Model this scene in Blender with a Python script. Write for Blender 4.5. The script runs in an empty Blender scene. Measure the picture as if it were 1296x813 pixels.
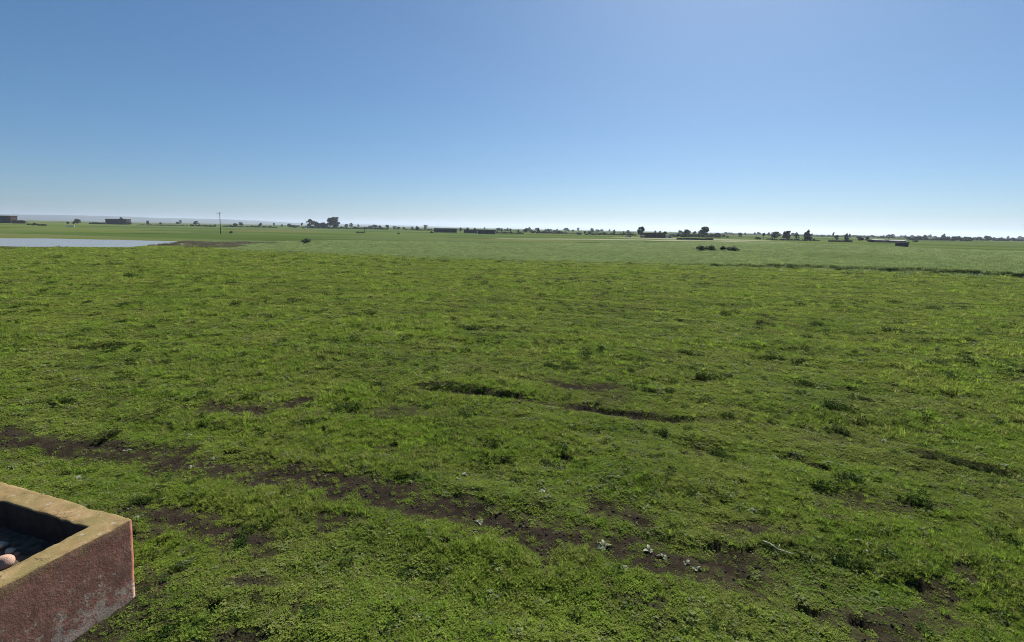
import bpy, bmesh, math, random
import numpy as np
from mathutils import Vector, Matrix

random.seed(7)
RNG = np.random.default_rng(11)
R = math.radians
scn = bpy.context.scene
col = scn.collection

# ------------------------------------------------------------------ camera, sky, sun, exposure
CAM_H = 3.5                                   # metres above the meadow
FPX, CX, CY = 637.0, 648.0, 364.5             # focal length and optical centre, photo pixels
PITCH = math.atan(75 / 637)
ROLL = math.atan(.0185)
cam_data = bpy.data.cameras.new('camera')
cam_data.sensor_width = 36
cam_data.lens = FPX / 1296 * 36
cam_data.shift_y = -42 / 1296
cam_data.clip_start = .05
cam_data.clip_end = 40000
cam = bpy.data.objects.new('camera', cam_data)
col.objects.link(cam)
cam.matrix_world = (Matrix.Translation((0, 0, CAM_H)) @ Matrix.Rotation(math.pi / 2 - PITCH, 4, 'X')
                    @ Matrix.Rotation(ROLL, 4, 'Z'))
scn.camera = cam
CAM_ROT = cam.matrix_world.to_3x3()

SUN_AZ, SUN_EL = R(23), R(41.5)             # azimuth clockwise from +Y
world = bpy.data.worlds.new('World')
scn.world = world
world.use_nodes = True
wn = world.node_tree.nodes
wl = world.node_tree.links
bg = wn['Background']
sky = wn.new('ShaderNodeTexSky')
sky.sky_type = 'NISHITA'
sky.sun_disc = False
sky.sun_elevation = SUN_EL
sky.sun_rotation = SUN_AZ
sky.altitude = 1500
sky.air_density = 1.0
sky.dust_density = 2.0
sky.ozone_density = 8.0
# the phone's rendering of the sky: slightly softer contrast, a touch less violet
soft = wn.new('ShaderNodeGamma')
soft.inputs[1].default_value = .8
tint = wn.new('ShaderNodeMix')
tint.data_type = 'RGBA'
tint.blend_type = 'MULTIPLY'
tint.inputs[0].default_value = 1
tint.inputs[7].default_value = (.83, .955, 1.0, 1)
wl.new(sky.outputs[0], soft.inputs[0])
wl.new(soft.outputs[0], tint.inputs[6])
sat = wn.new('ShaderNodeHueSaturation')
sat.inputs['Saturation'].default_value = 1.07
wl.new(tint.outputs[2], sat.inputs['Color'])
wl.new(sat.outputs[0], bg.inputs[0])
bg.inputs[1].default_value = .0725

sun_data = bpy.data.lights.new('sun', 'SUN')
sun_data.energy = 5.0
sun_data.angle = R(.53)
sun_data.color = (1, .95, .87)
sun = bpy.data.objects.new('sun', sun_data)
col.objects.link(sun)
SUN_DIR = Vector((math.sin(SUN_AZ) * math.cos(SUN_EL), math.cos(SUN_AZ) * math.cos(SUN_EL), math.sin(SUN_EL)))
sun.rotation_euler = SUN_DIR.to_track_quat('Z', 'Y').to_euler()

scn.view_settings.view_transform = 'Standard'
scn.view_settings.look = 'None'
scn.view_settings.exposure = 0.85
scn.view_settings.gamma = 1
scn.view_settings.use_curve_mapping = False
scn.cycles.max_bounces = 6
scn.cycles.diffuse_bounces = 3
scn.cycles.transmission_bounces = 4
scn.cycles.volume_bounces = 0
scn.cycles.use_denoising = True
scn.cycles.denoiser = 'OPENIMAGEDENOISE'
scn.cycles.denoising_input_passes = 'RGB_ALBEDO_NORMAL'
scn.cycles.denoising_prefilter = 'NONE'
scn.cycles.filter_width = 1.0

# ------------------------------------------------------------------ helpers
def ray(px, py):
    return CAM_ROT @ Vector(((px - CX) / FPX, -(py - CY) / FPX, -1))

def at(px, py, z=0.0):
    """point of the level z seen at photo pixel px, py"""
    d = ray(px, py)
    t = (z - CAM_H) / d.z
    return Vector((d.x * t, d.y * t, z))

def _hash(ix, iy, seed):
    h = (ix.astype(np.int64) * 374761393 + iy.astype(np.int64) * 668265263 + seed * 974634777) & 0xffffffff
    h = ((h ^ (h >> 13)) * 1274126177) & 0xffffffff
    h = ((h ^ (h >> 16)) * 2246822519) & 0xffffffff
    return ((h ^ (h >> 15)) & 0xffff) / 65535.0

def vnoise(x, y, seed=0):
    x0, y0 = np.floor(x), np.floor(y)
    fx, fy = x - x0, y - y0
    fx = fx * fx * (3 - 2 * fx)
    fy = fy * fy * (3 - 2 * fy)
    a, b = _hash(x0, y0, seed), _hash(x0 + 1, y0, seed)
    c, d = _hash(x0, y0 + 1, seed), _hash(x0 + 1, y0 + 1, seed)
    return (a + (b - a) * fx) * (1 - fy) + (c + (d - c) * fx) * fy

def fbm(x, y, seed=0, oct=3):
    s, amp, tot = 0, 1.0, 0
    for k in range(oct):
        s = s + amp * (vnoise(x * 2 ** k + 17.3 * k, y * 2 ** k - 9.1 * k, seed + k) * 2 - 1)
        tot += amp
        amp *= .5
    return s / tot

def sstep(a, b, x):
    t = np.clip((x - a) / (b - a), 0, 1)
    return t * t * (3 - 2 * t)

def polydist(x, y, pts):
    """distance, signed side (+ = away from camera for left-to-right lines) and 0..1 run along a polyline"""
    best = np.full(x.shape, 1e9)
    side = np.zeros(x.shape)
    run = np.zeros(x.shape)
    L = [math.dist(pts[i], pts[i + 1]) for i in range(len(pts) - 1)]
    tot, acc = sum(L), 0
    for i in range(len(pts) - 1):
        (ax, ay), (bx, by) = pts[i], pts[i + 1]
        dx, dy = (bx - ax) / L[i], (by - ay) / L[i]
        t = np.clip((x - ax) * dx + (y - ay) * dy, 0, L[i])
        ex, ey = x - ax - dx * t, y - ay - dy * t
        d = np.hypot(ex, ey)
        m = d < best
        best = np.where(m, d, best)
        side = np.where(m, dx * (y - ay) - dy * (x - ax), side)
        run = np.where(m, (acc + t) / tot, run)
        acc += L[i]
    return best, side, run

def tag(o, label=None, cat=None, group=None, kind=None):
    if label: o['label'] = label
    if cat: o['category'] = cat
    if group: o['group'] = group
    if kind: o['kind'] = kind
    return o

def link(o, parent=None):
    col.objects.link(o)
    if parent is not None:
        o.parent = parent
    return o

def mesh_obj(name, verts, faces, mat, parent=None, smooth=False):
    me = bpy.data.meshes.new(name)
    me.from_pydata([tuple(v) for v in verts], [], faces)
    me.materials.append(mat)
    if smooth:
        me.polygons.foreach_set('use_smooth', [True] * len(me.polygons))
    me.update()
    return link(bpy.data.objects.new(name, me), parent)

def empty(name, loc, rz=0):
    o = bpy.data.objects.new(name, None)
    o.empty_display_size = .2
    o.location = loc
    o.rotation_euler = (0, 0, rz)
    return link(o)

class MB:
    """collects simple shapes into one mesh"""
    def __init__(self): self.v, self.f = [], []
    def add(self, vs, fs):
        b = len(self.v)
        self.v += [tuple(v) for v in vs]
        self.f += [tuple(b + i for i in f) for f in fs]
        return self
    def box(self, x0, x1, y0, y1, z0, z1):
        vs = [(x, y, z) for z in (z0, z1) for y in (y0, y1) for x in (x0, x1)]
        return self.add(vs, [(0, 2, 3, 1), (4, 5, 7, 6), (0, 1, 5, 4), (2, 6, 7, 3), (0, 4, 6, 2), (1, 3, 7, 5)])
    def tube(self, p0, p1, r0, r1, n=7):
        p0, p1 = Vector(p0), Vector(p1)
        q = (p1 - p0).to_track_quat('Z', 'Y')
        vs = []
        for p, r in ((p0, r0), (p1, r1)):
            for k in range(n):
                a = 2 * math.pi * k / n
                vs.append(p + q @ Vector((r * math.cos(a), r * math.sin(a), 0)))
        fs = [(k, (k + 1) % n, n + (k + 1) % n, n + k) for k in range(n)]
        fs += [tuple(range(n - 1, -1, -1)), tuple(range(n, 2 * n))]
        return self.add(vs, fs)
    def build(self, name, mat, parent=None, smooth=False):
        return mesh_obj(name, self.v, self.f, mat, parent, smooth)
    def mesh(self, name, mat, smooth=False):
        me = bpy.data.meshes.new(name)
        me.from_pydata(self.v, [], self.f)
        me.materials.append(mat)
        if smooth:
            me.polygons.foreach_set('use_smooth', [True] * len(me.polygons))
        me.update()
        return me

# ------------------------------------------------------------------ materials
def new_mat(name):
    m = bpy.data.materials.new(name)
    m.use_nodes = True
    nt = m.node_tree
    return m, nt, nt.nodes['Principled BSDF'], nt.nodes['Material Output']

def nd(nt, kind, **kw):
    n = nt.nodes.new(kind)
    for k, v in kw.items():
        if k.startswith('i_'):
            n.inputs[k[2:].replace('_', ' ')].default_value = v
        else:
            setattr(n, k, v)
    return n

def noise(nt, scale, detail=4, rough=.55, vec=None):
    n = nd(nt, 'ShaderNodeTexNoise', i_Scale=scale, i_Detail=detail, i_Roughness=rough)
    if vec is not None:
        nt.links.new(vec, n.inputs['Vector'])
    return n.outputs['Fac']

def ramp(nt, fac, stops):
    n = nd(nt, 'ShaderNodeValToRGB')
    el = n.color_ramp.elements
    while len(el) < len(stops): el.new(.5)
    for e, (p, c) in zip(el, stops):
        e.position = p
        e.color = (*c, 1) if len(c) == 3 else c
    nt.links.new(fac, n.inputs[0])
    return n.outputs[0]

def mix(nt, fac, a, b):
    n = nd(nt, 'ShaderNodeMix', data_type='RGBA')
    for s, v in ((n.inputs[0], fac), (n.inputs[6], a), (n.inputs[7], b)):
        if hasattr(v, 'is_linked'): nt.links.new(v, s)
        elif isinstance(v, (int, float)): s.default_value = v
        else: s.default_value = (*v, 1)
    return n.outputs[2]

def math_n(nt, op, a, b=0.0, clamp=False):
    n = nd(nt, 'ShaderNodeMath', operation=op, use_clamp=clamp)
    for s, v in ((n.inputs[0], a), (n.inputs[1], b)):
        if hasattr(v, 'is_linked'): nt.links.new(v, s)
        else: s.default_value = v
    return n.outputs[0]

def bump(nt, bsdf, h, strength=.5, dist=.02):
    b = nd(nt, 'ShaderNodeBump', i_Strength=strength, i_Distance=dist)
    nt.links.new(h, b.inputs['Height'])
    nt.links.new(b.outputs[0], bsdf.inputs['Normal'])

def position(nt):
    return nd(nt, 'ShaderNodeNewGeometry').outputs['Position']

def leaf_mat(name, dark, mid, light, dry, trans=.4, rough=.55, spec=.3, patch=.35, worn=0.0):
    m, nt, bs, out = new_mat(name)
    pos = position(nt)
    rnd = nd(nt, 'ShaderNodeObjectInfo').outputs['Random']
    big = noise(nt, patch, 3, .6, pos)
    small = noise(nt, 4.0, 3, .6, pos)
    f = math_n(nt, 'ADD', math_n(nt, 'MULTIPLY', big, .75), math_n(nt, 'MULTIPLY', small, .25))
    c = ramp(nt, f, [(.36, dark), (.5, mid), (.64, light)])
    c = mix(nt, math_n(nt, 'MULTIPLY', math_n(nt, 'GREATER_THAN', rnd, .86), .65), c, dry)
    if worn:
        w1 = ramp(nt, noise(nt, .55, 5, .65, pos), [(.44, (0,) * 3), (.66, (worn,) * 3)])
        c = mix(nt, w1, c, dry)
    v = nd(nt, 'ShaderNodeHueSaturation')
    nt.links.new(c, v.inputs['Color'])
    nt.links.new(math_n(nt, 'ADD', .72, math_n(nt, 'MULTIPLY', math_n(nt, 'FRACT', math_n(nt, 'MULTIPLY', rnd, 7.3)), .6)), v.inputs['Value'])
    c = v.outputs[0]
    nt.links.new(c, bs.inputs['Base Color'])
    bs.inputs['Roughness'].default_value = rough
    bs.inputs['Specular IOR Level'].default_value = spec
    tr = nd(nt, 'ShaderNodeBsdfTranslucent')
    nt.links.new(c, tr.inputs[0])
    ms = nd(nt, 'ShaderNodeMixShader')
    ms.inputs[0].default_value = trans
    nt.links.new(bs.outputs[0], ms.inputs[1])
    nt.links.new(tr.outputs[0], ms.inputs[2])
    nt.links.new(ms.outputs[0], out.inputs[0])
    return m

def plain_mat(name, c1, c2, scale=3.0, rough=.8, bstr=.4, bdist=.02, spec=.3):
    m, nt, bs, out = new_mat(name)
    tc = nd(nt, 'ShaderNodeTexCoord').outputs['Object']
    n = noise(nt, scale, 6, .6, tc)
    nt.links.new(ramp(nt, n, [(.35, c1), (.65, c2)]), bs.inputs['Base Color'])
    bs.inputs['Roughness'].default_value = rough
    bs.inputs['Specular IOR Level'].default_value = spec
    bump(nt, bs, n, bstr, bdist)
    return m

M = {}
M['grass'] = leaf_mat('meadow_leaf', (.14, .218, .033), (.192, .278, .038), (.225, .3, .046), (.24, .235, .08), trans=.5, rough=.85, spec=.04, worn=.4)
M['drystem'] = leaf_mat('dry_stem', (.26, .22, .12), (.32, .28, .16), (.38, .33, .2), (.3, .25, .15), trans=.3, rough=.8, spec=.1)
M['speck'] = leaf_mat('pale_weed_leaf', (.14, .18, .07), (.17, .21, .085), (.21, .24, .11), (.2, .19, .1), trans=.45, rough=.75, spec=.1)
M['tuss'] = leaf_mat('shaded_tussock_leaf', (.022, .045, .009), (.033, .06, .011), (.05, .08, .014), (.05, .055, .02), trans=.3, rough=.85, spec=.04)  # dark green weed, with the shade under its leaves darkened into the colour
M['crop'] = leaf_mat('cereal_leaf', (.165, .225, .08), (.19, .25, .093), (.215, .27, .105), (.21, .245, .095), trans=.5, rough=.8, spec=.1, patch=.05)
M['rosette'] = leaf_mat('silvery_leaf', (.15, .18, .105), (.19, .22, .14), (.24, .26, .18), (.21, .21, .13), trans=.35, rough=.55, spec=.25)
M['tree'] = leaf_mat('tree_leaf', (.045, .06, .03), (.055, .07, .035), (.07, .085, .045), (.06, .06, .035), trans=.25, rough=.8, spec=.1, patch=.4)
M['shrub'] = leaf_mat('shrub_leaf', (.085, .11, .065), (.105, .13, .075), (.125, .15, .085), (.11, .12, .08), trans=.4, rough=.8, spec=.1, patch=.6)
M['reed'] = leaf_mat('reed_leaf', (.14, .13, .09), (.18, .16, .11), (.22, .2, .14), (.1, .1, .06), trans=.3, rough=.8, spec=.1)
M['bark'] = plain_mat('bark', (.05, .04, .03), (.1, .085, .07), 6)
M['soil'] = plain_mat('soil_clod', (.026, .021, .016), (.06, .048, .037), 9, .95, .8, .01, .1)
M['brownwall'] = plain_mat('brown_wall', (.045, .03, .025), (.08, .052, .042), 1.2, .9)
M['greywall'] = plain_mat('grey_wall', (.06, .055, .06), (.1, .09, .09), 1.2, .9)
M['whitewall'] = plain_mat('white_wall', (.6, .58, .53), (.75, .73, .68), 1.2, .8)
M['redroof'] = plain_mat('red_roof', (.1, .05, .04), (.16, .08, .065), 3, .8)
M['paleroof'] = plain_mat('pale_roof', (.24, .24, .23), (.34, .33, .31), 2, .5)
M['darkopen'] = plain_mat('door_wood', (.03, .025, .02), (.06, .05, .04), 4, .7)
M['polewood'] = plain_mat('pole_wood', (.07, .055, .045), (.12, .1, .085), 5, .8)
M['ceramic'] = plain_mat('insulator', (.3, .3, .3), (.4, .4, .4), 5, .3)
M['straw'] = plain_mat('dry_stick', (.35, .32, .25), (.5, .46, .38), 20, .8)

# ------------------------------------------------------------------ land layout (world metres)
def wl_pts(pix): return [tuple(at(*p).xy) for p in pix]

def bearing_line(pix, samples=14):
    """field edge given by ground points: distance as a function of bearing"""
    w = wl_pts(pix)
    az, rr = [], []
    for (ax, ay), (bx, by) in zip(w[:-1], w[1:]):
        for k in range(samples):
            t = k / samples
            x, y = ax + (bx - ax) * t, ay + (by - ay) * t
            az.append(math.atan2(x, y)); rr.append(math.hypot(x, y))
    x, y = w[-1]
    az.append(math.atan2(x, y)); rr.append(math.hypot(x, y))
    az, rr = np.array(az), np.array(rr)
    return lambda a: np.interp(a, az, rr)

edge_near = bearing_line([(-250, 306), (0, 311.5), (205, 314), (300, 317), (400, 320.5), (560, 327.5), (700, 331.5), (864, 336),
                          (1000, 340), (1100, 344), (1296, 350.5), (1550, 357)])
edge_far = bearing_line([(-250, 302), (0, 306), (205, 306), (300, 306.5), (460, 304.8), (560, 306.5), (650, 308.8), (760, 307.8), (900, 307.5),
                         (1060, 311), (1180, 316.5), (1296, 321.5), (1550, 332)])
AZ_CROP0, AZ_CROP1 = math.atan2(*at(270, 312).xy), math.atan2(*at(335, 312).xy)

POND = wl_pts([(-330, 300), (-160, 298.5), (0, 301), (60, 301.3), (120, 302.3), (212, 304.6), (226, 306.8), (200, 310.5), (150, 312.2), (80, 312), (0, 311.4),
               (-160, 311), (-330, 308)])

def in_poly(x, y, P):
    ins = np.zeros(x.shape, bool)
    j = len(P) - 1
    for i in range(len(P)):
        (xi, yi), (xj, yj) = P[i], P[j]
        with np.errstate(divide='ignore', invalid='ignore'):
            c = ((yi > y) != (yj > y)) & (x < (xj - xi) * (y - yi) / (yj - yi) + xi)
        ins ^= c
        j = i
    return ins

def pond_depth(x, y):
    """0 outside, up to 1 inside the pond"""
    m = (y > 40) & (y < 150) & (x < -20) & (x > -260)
    out = np.zeros(x.shape)
    if m.any():
        xm, ym = x[m], y[m]
        xm = xm + 2.0 * fbm(xm / 5, ym / 5, 61)
        ym = ym + 1.6 * fbm(xm / 4, ym / 6, 62)
        d, _, _ = polydist(xm, ym, POND + POND[:1])
        sd = np.where(in_poly(xm, ym, POND), d, -d)
        out[m] = sstep(-1.5, 1.5, sd)
    return out

TRACKS = [  # pixel line, half width m, softness, sink
    ([(-60, 540), (0, 549), (110, 566), (200, 580), (300, 594), (400, 611), (480, 628), (560, 645), (640, 663), (700, 676), (770, 690), (850, 704), (960, 726), (1040, 744)], .25, .34, .05),
    ([(150, 640), (220, 658), (300, 684), (380, 690)], .11, .4, .02),
    ([(520, 492), (600, 500), (680, 512), (760, 522), (880, 534)], .06, .2, .03),
    ([(560, 640), (640, 668), (690, 700), (700, 725)], .07, .2, .03),
    ([(650, 480), (720, 492), (800, 494)], .05, .3, .015),
    ([(740, 640), (800, 650), (830, 668)], .12, .25, .02),
    ([(400, 500), (330, 520), (250, 512)], .15, .35, .015),
]
SCARPS = [  # pixel line, step height m
    ([(510, 490), (545, 490), (600, 496), (680, 511)], .07),
    ([(700, 514), (790, 523), (900, 534)], .04),
    ([(1140, 574), (1180, 580), (1240, 592), (1300, 602)], .06),
    ([(600, 562), (640, 566)], .05),
    ([(985, 574), (1040, 592), (1060, 598)], .05),
    ([(860, 560), (910, 572)], .04),
]
TR_W = [(wl_pts(p), a, b, c) for p, a, b, c in TRACKS]
SC_W = [(wl_pts(p), h) for p, h in SCARPS]

# the walled basin
BAS_C = Vector((-3.44, 4.32, 0))
BAS_A = R(161.2)                              # direction of the long back wall seen from its right corner
BAS_L, BAS_WID, BAS_T, BAS_H = 2.9, 1.5, .225, .8
e1 = Vector((math.cos(BAS_A), math.sin(BAS_A), 0))
e2 = Vector((math.cos(BAS_A + R(90)), math.sin(BAS_A + R(90)), 0))

def in_basin(x, y, pad=0.0):
    dx, dy = x - BAS_C.x, y - BAS_C.y
    a, b = dx * e1.x + dy * e1.y, dx * e2.x + dy * e2.y
    return (a > -pad) & (a < BAS_L + pad) & (b > -pad) & (b < BAS_WID + pad)

def pits(x, y):
    """trodden hollows: 0..1, one at most in each jittered cell"""
    c = .5
    ix, iy = np.floor(x / c), np.floor(y / c)
    px = (ix + .3 + .4 * _hash(ix, iy, 201)) * c
    py = (iy + .3 + .4 * _hash(ix, iy, 202)) * c
    rad = .045 + .075 * _hash(ix, iy, 203)
    on = _hash(ix, iy, 204) < .14 + .26 * sstep(-.1, .4, fbm(x / 4, y / 3, 205))
    d = np.hypot(x - px, (y - py) * 1.3) / rad + .5 * fbm(x / .06, y / .06, 206, 2)
    return np.where(on, sstep(1.15, .55, d), 0) * sstep(28, 12, np.hypot(x, y))

def mud_mask(x, y):
    out = np.zeros(x.shape)
    m = (np.hypot(x, y) < 32) & (y > 0)
    if not m.any(): return out
    xm, ym = x[m], y[m]
    n = fbm(xm / .5, ym / .3, 31, 4)
    v = np.zeros(xm.shape)
    for pts, hw, soft, _ in TR_W:
        d, _, run = polydist(xm, ym, pts)
        hw2 = hw * (.8 + .5 * fbm(xm / .8, ym / .8, 35))
        end = sstep(0, .07, run) * sstep(1, .93, run)
        v = np.maximum(v, sstep(soft, -soft * .25, d - hw2 + n * soft * .9) * np.maximum(end, .3))
    for pts, h in SC_W:
        d, s, run = polydist(xm, ym, pts)
        v = np.maximum(v, sstep(.16, .04, np.where(s < 0, d * .5, d) + n * .09) * sstep(0, .12, run) * sstep(1, .88, run) * min(.6, h * 10))
    # scattered bare spots
    sp = fbm(xm / 1.1 + 3, ym / .7, 41, 3) + .35 * n
    near = sstep(14, 5, np.hypot(xm, ym))
    v = np.maximum(v, sstep(.26, .5, sp) * (.25 + .6 * near))
    # grass creeps over the bare soil in ragged islands
    isl = fbm(xm / .16, ym / .12, 44, 3)
    v = v * (1 - .4 * sstep(.1, .42, isl))
    v = np.maximum(v, .9 * pits(xm, ym))
    # trodden earth round the basin
    dx, dy = xm - BAS_C.x, ym - BAS_C.y
    a, b = dx * e1.x + dy * e1.y, dx * e2.x + dy * e2.y
    bd = np.hypot(np.maximum(np.maximum(-a, a - BAS_L), 0), np.maximum(np.maximum(-b, b - BAS_WID), 0))
    v = np.maximum(v, sstep(.55, .05, bd + n * .5) * .8)
    out[m] = v
    return out

def height(x, y):
    r = np.hypot(x, y)
    z = .10 * fbm(x / 7, y / 7, 1, 3) * sstep(3000, 300, r)
    k = sstep(110, 25, r)
    u, v = (x * .96 - y * .27), (x * .27 + y * .96)
    z = z + k * .07 * fbm(u / 3.2, v / .7, 5, 4)
    k = sstep(26, 7, r)
    z = z + k * .035 * fbm(x / .42, y / .36, 9, 3)
    k = sstep(10, 4, r)
    z = z + k * .02 * fbm(x / .11, y / .09, 14, 3)
    m = (r < 34) & (y > 0)
    if m.any():
        xm, ym, zm = x[m], y[m], z[m].copy()
        zm -= .07 * pits(xm, ym)
        for pts, hw, soft, sink in TR_W:
            d, _, run = polydist(xm, ym, pts)
            zm -= sink * sstep(hw + soft, hw * .5, d) * sstep(0, .08, run) * sstep(1, .92, run)
        for pts, hs in SC_W:
            d, s, run = polydist(xm, ym, pts)
            w = sstep(0, .15, run) * sstep(1, .85, run)
            s2 = s + .06 * fbm(xm / .3, ym / .3, 77)
            zm += hs * w * sstep(-.03, .09, s2) * np.exp(-np.maximum(s2, 0) / .7) * (d < 2.5)
            zm -= .012 * w * sstep(.3, 0, d)
        z[m] = zm
    az = np.arctan2(x, y)
    front = np.abs(az) < 1.15
    # cereal field stands a step above the grazed meadow
    e = r - edge_near(az) + 1.2 * fbm(x / 3, y / 3, 51)
    f = r - edge_far(az)
    cm = crop_w(az)
    z = z + np.where(front, (.07 + .3 * sstep(.25, .5, az)) * sstep(-.3, .35, e) * sstep(6, -2, f) * cm, 0)
    p = pond_depth(x, y)
    z = z * (1 - .8 * p) - .3 * p
    return z

def crop_w(az): return sstep(AZ_CROP0, AZ_CROP1, az)

def hz(x, y): return float(height(np.array([x], float), np.array([y], float))[0])

# ------------------------------------------------------------------ ground sheet
PAL = [tuple(.8 * t for t in c) for c in ((.088, .125, .033), (.105, .142, .036), (.066, .105, .028), (.125, .15, .042), (.092, .13, .05), (.058, .092, .026),
       (.125, .14, .055), (.098, .14, .052))]

def field_colour(x, y, r, az):
    n = len(x)
    c = np.empty((n, 3))
    u, v = x - .26 * y, y + .26 * x
    edges = np.array([66, 92, 120, 142, 165, 196, 236, 280, 340, 420, 540, 720, 1000, 1500, 2300, 3600, 6000])
    vi = np.digitize(v + 2.5 * fbm(x / 30, y / 30, 81), edges)
    wid = np.maximum(70, edges[np.clip(vi, 0, len(edges) - 1)] * .55)
    ui = np.floor(u / wid + 3.7 * (vi % 5)).astype(int)
    pick = (_hash(ui, vi, 5) * len(PAL)).astype(int) % len(PAL)
    c[:] = np.array(PAL)[pick]
    # fallow, yellowish strip behind the pole
    p0, p1 = at(285, 291.5), at(410, 293.2)
    d, _, run = polydist(x, y, [p0.xy[:], p1.xy[:]])
    k = sstep(70, 15, d) * sstep(0, .1, run) * sstep(1, .85, run)
    c += (np.array((.12, .105, .05)) - c) * (k * .75)[:, None]
    # pale yellow growth round the shore
    d, _, _ = polydist(x, y, POND + POND[:1])
    k = sstep(9, 2, d + 3 * fbm(x / 4, y / 4, 91)) * (y > 62)
    c += (np.array((.11, .12, .035)) - c) * (k * .7)[:, None]
    d, _, _ = polydist(x, y, wl_pts([(205, 313.5), (260, 314.5), (330, 317)]))
    k = sstep(5, 1, d + 2 * fbm(x / 3, y / 3, 92))
    c += (np.array((.13, .15, .035)) - c) * (k * .8)[:, None]
    # bare grey mud flat beside the pond
    d, _, run = polydist(x, y, wl_pts([(214, 307.5), (262, 308.8), (316, 309)]))
    k = sstep(5.0, 2.0, d + 2.5 * fbm(x / 3, y / 3, 93))
    c += (np.array((.12, .11, .085)) - c) * (k * .9)[:, None]
    # dark furrows / ditches between fields
    for pix, hw in (([(112, 294.6), (136, 295.6)], 1.0), ([(155, 295.3), (212, 296.2)], 1.6), ([(240, 294.4), (300, 294.8)], 1.3),
                    ([(455, 304.3), (560, 306), (660, 309)], .9), ([(795, 313.2), (850, 315.5)], .7), ([(856, 315.5), (885, 315.7)], .6),
                    ([(935, 321), (960, 322.8)], .6), ([(560, 300.8), (660, 303)], 1.6), ([(1000, 307), (1120, 311.5), (1296, 321)], 1.5),
                    ([(1080, 338.3), (1132, 342)], .16), ([(720, 307), (860, 307.5)], .8), ([(1150, 309.5), (1296, 314)], 3)):
        d, _, run = polydist(x, y, wl_pts(pix))
        hw *= 2.6
        k = sstep(hw * 1.6, hw * .6, d) * sstep(0, .12, run) * sstep(1, .88, run)
        c += (np.array((.03, .045, .014)) - c) * (k * .9)[:, None]
    # pale dirt track
    d, _, run = polydist(x, y, wl_pts([(655, 302.4), (720, 302.8), (790, 303.6), (850, 304.6), (900, 305), (1000, 307.9)]))
    k = sstep(13, 5, d) * (.45 + .55 * sstep(-.2, .2, fbm(x / 25, y / 25, 95)))
    c += (np.array((.3, .28, .2)) - c) * (k * .85)[:, None]
    d, _, run = polydist(x, y, wl_pts([(846, 302.2), (880, 302.8), (908, 303.4)]))
    k = sstep(34, 14, d + 8 * fbm(x / 15, y / 15, 94)) * .7
    c += (np.array((.3, .29, .22)) - c) * k[:, None]
    # cereal field
    e = r - edge_near(az)
    f = r - edge_far(az)
    k = sstep(-.4, .6, e + 1.2 * fbm(x / 3, y / 3, 51)) * sstep(3, -3, f) * crop_w(az) * (np.abs(az) < 1.2)
    cc = np.array((.105, .15, .062)) * (1 + .18 * fbm(u / 40, v / 6, 97))[:, None]
    c += (cc - c) * k[:, None]
    c *= (1 + .10 * fbm(x / 35, y / 20, 99, 4))[:, None]
    return np.clip(c, 0, 1)

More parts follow.
